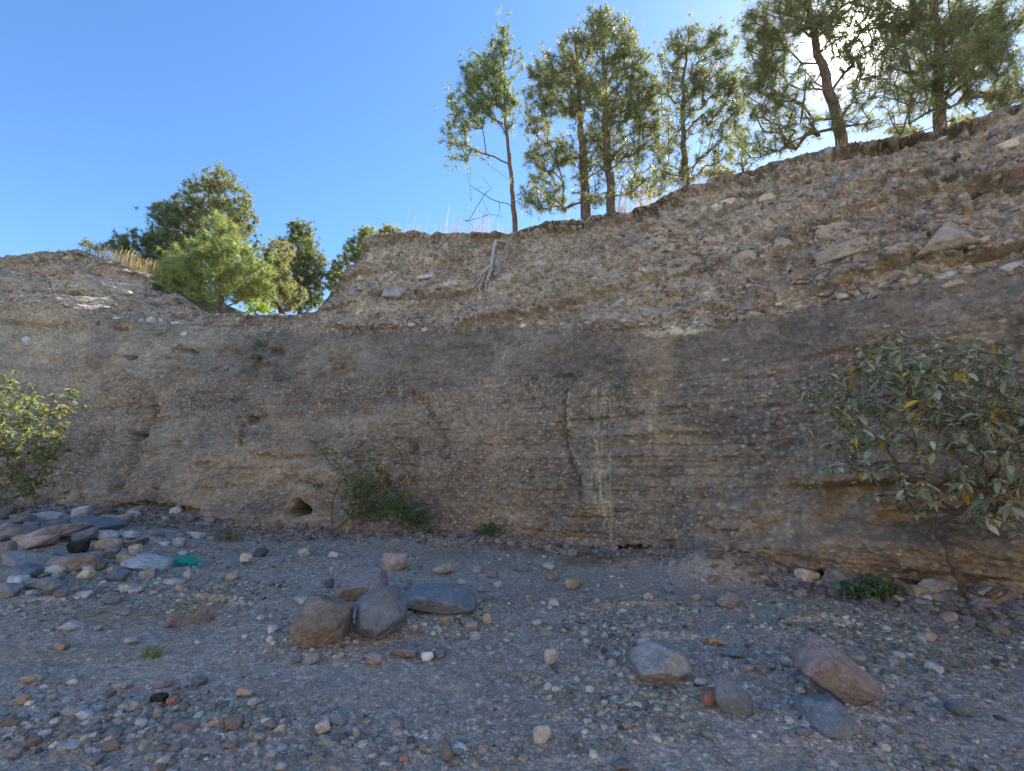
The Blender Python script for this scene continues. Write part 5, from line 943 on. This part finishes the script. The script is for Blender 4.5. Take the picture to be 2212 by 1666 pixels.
# ------------------------------------------------------------------ odds and ends on the stream bed
def crumple(name, lab, px, row, size, mat, seed, cat, sc=(1, 1, 1)):
    r = np.random.default_rng(seed); g = ground_hit(px, row); n = 9; u, v = np.meshgrid(np.linspace(-1, 1, n), np.linspace(-1, 1, n))
    z = .35*fbm(u*1.6+seed, v*1.6, 3, seed)+.3; P = np.stack([(u+.2*noise(u*2, v*2, seed=seed+1))*sc[0], (v+.2*noise(u*2, v*2, seed=seed+2))*sc[1], z*sc[2]], -1)*size
    idx = np.arange(n*n).reshape(n, n); q = np.stack([idx[:-1, :-1], idx[:-1, 1:], idx[1:, 1:], idx[1:, :-1]], -1).reshape(-1, 4)
    o = mesh_np(name, P.reshape(-1, 3), q, 4, mat, smooth=False); o.location = tuple(g+np.array([0, 0, .01])); o.rotation_euler = (.3, 0, seed); md = o.modifiers.new('thickness', 'SOLIDIFY'); md.thickness = .002
    tag(o, lab, cat, 'litter scraps on the stream bed'); return o
crumple('paper_scrap', 'white plastic scrap pinned against the left side of the pink boulder', 822, 1245, .06, M_paper, 1, 'litter', (.6, .5, 1.4))
crumple('paper_scrap', 'narrow white scrap lying just left of the purple-grey slab', 722, 1272, .06, M_paper, 2, 'litter', (1., .25, .5))
crumple('paper_scrap', 'small white scrap caught between the brown and blue-grey boulders', 764, 1292, .045, M_paper, 3, 'litter', (1, .4, .8))
crumple('paper_scrap', 'white scrap lying on the gravel behind the left scarp', 225, 1315, .05, M_paper, 4, 'litter', (1, .5, .5))
# green netting: a heap of tangled strands
g = ground_hit(400, 1222); r = np.random.default_rng(8); V, Fc, off = [], [], 0
for k in range(70):
    a = r.uniform(0, 6.28); P = []; p = np.array([r.normal()*.10, r.normal()*.06, r.uniform(.0, .12)]); v = np.array([math.cos(a), math.sin(a)*.5, r.normal()*.3])
    n_ = 14
    for _ in range(n_): P.append(p.copy()); v = v+r.normal(size=3)*.55-p*1.4; v /= np.linalg.norm(v); p = p+v*.028; p[2] = np.clip(p[2], .0, .16)
    P = np.array(P)+(np.array([.20, -.14, -.0])*(k % 3 == 0)*r.uniform(.3, 1.2)); v_, f_ = chain_mesh(P, np.full(n_, .0045), 4, k); V.append(v_); Fc.append(f_+off); off += len(v_)
n = 14; u, v = np.meshgrid(np.linspace(-1, 1, n), np.linspace(-1, 1, n)); P = np.stack([u*.17, v*.10, .05+.09*(1-u*u)*(1-v*v)+.05*fbm(u*2, v*2, 3, 77)], -1).reshape(-1, 3); idx = np.arange(n*n).reshape(n, n)
q = np.stack([idx[:-1, :-1], idx[:-1, 1:], idx[1:, 1:], idx[1:, :-1]], -1).reshape(-1, 4); V.append(P); Fc.append(q+off)
net = mesh_np('netting', np.vstack(V), np.vstack(Fc), 4, M_net, smooth=False); net.location = tuple(g); tag(net, 'tangled heap of green plastic netting among the rocks at left', 'netting')
def stick(lab, pts, rad, mat=M_stick, name='stick', cat='stick', group='sticks on the stream bed'):
    P = []
    for px, row in pts: P.append(ground_hit(px, row)+np.array([0, 0, rad*1.2]))
    P = np.array(P); b0 = P[0].copy(); t = np.linspace(0, len(P)-1, len(P)*4); P = np.stack([np.interp(t, np.arange(len(P)), P[:, i]) for i in range(3)], 1); m = len(P)
    P[:, 2] += .01*noise(np.arange(m)*.5, np.zeros(m), seed=3); v, f = chain_mesh(P-b0, rad*(1-.6*np.linspace(0, 1, m)), 7, 5, .25); o = mesh_np(name, v, f, 4, mat); o.location = tuple(b0); tag(o, lab, cat, group); return o
stick('bleached forked twig on the sand right of the tan angular stone', [(1322, 1303), (1345, 1297), (1375, 1289), (1390, 1292)], .010)
stick('long thin twig lying across the rubble at the foot of the left cliff', [(640, 1160), (665, 1175), (690, 1192), (720, 1205)], .010)
stick('thin dead stick slanting from the dead grass clump', [(425, 1312), (445, 1322), (460, 1330)], .007)
stick('pale stick lying in the leaf litter near the right edge', [(2085, 1370), (2110, 1382), (2140, 1398), (2165, 1410)], .009)
stick('short pale stick between the half-buried boulder and the right corner', [(2040, 1580), (2060, 1592), (2080, 1605)], .010)
stick('long thin stick lying below the white straw near the middle', [(1150, 1222), (1175, 1245), (1190, 1262)], .007)
stick('split piece of orange wood beside the dark round stone', [(1528, 1394), (1548, 1392), (1570, 1400), (1585, 1408)], .026, M_wood, 'driftwood', 'driftwood', None)
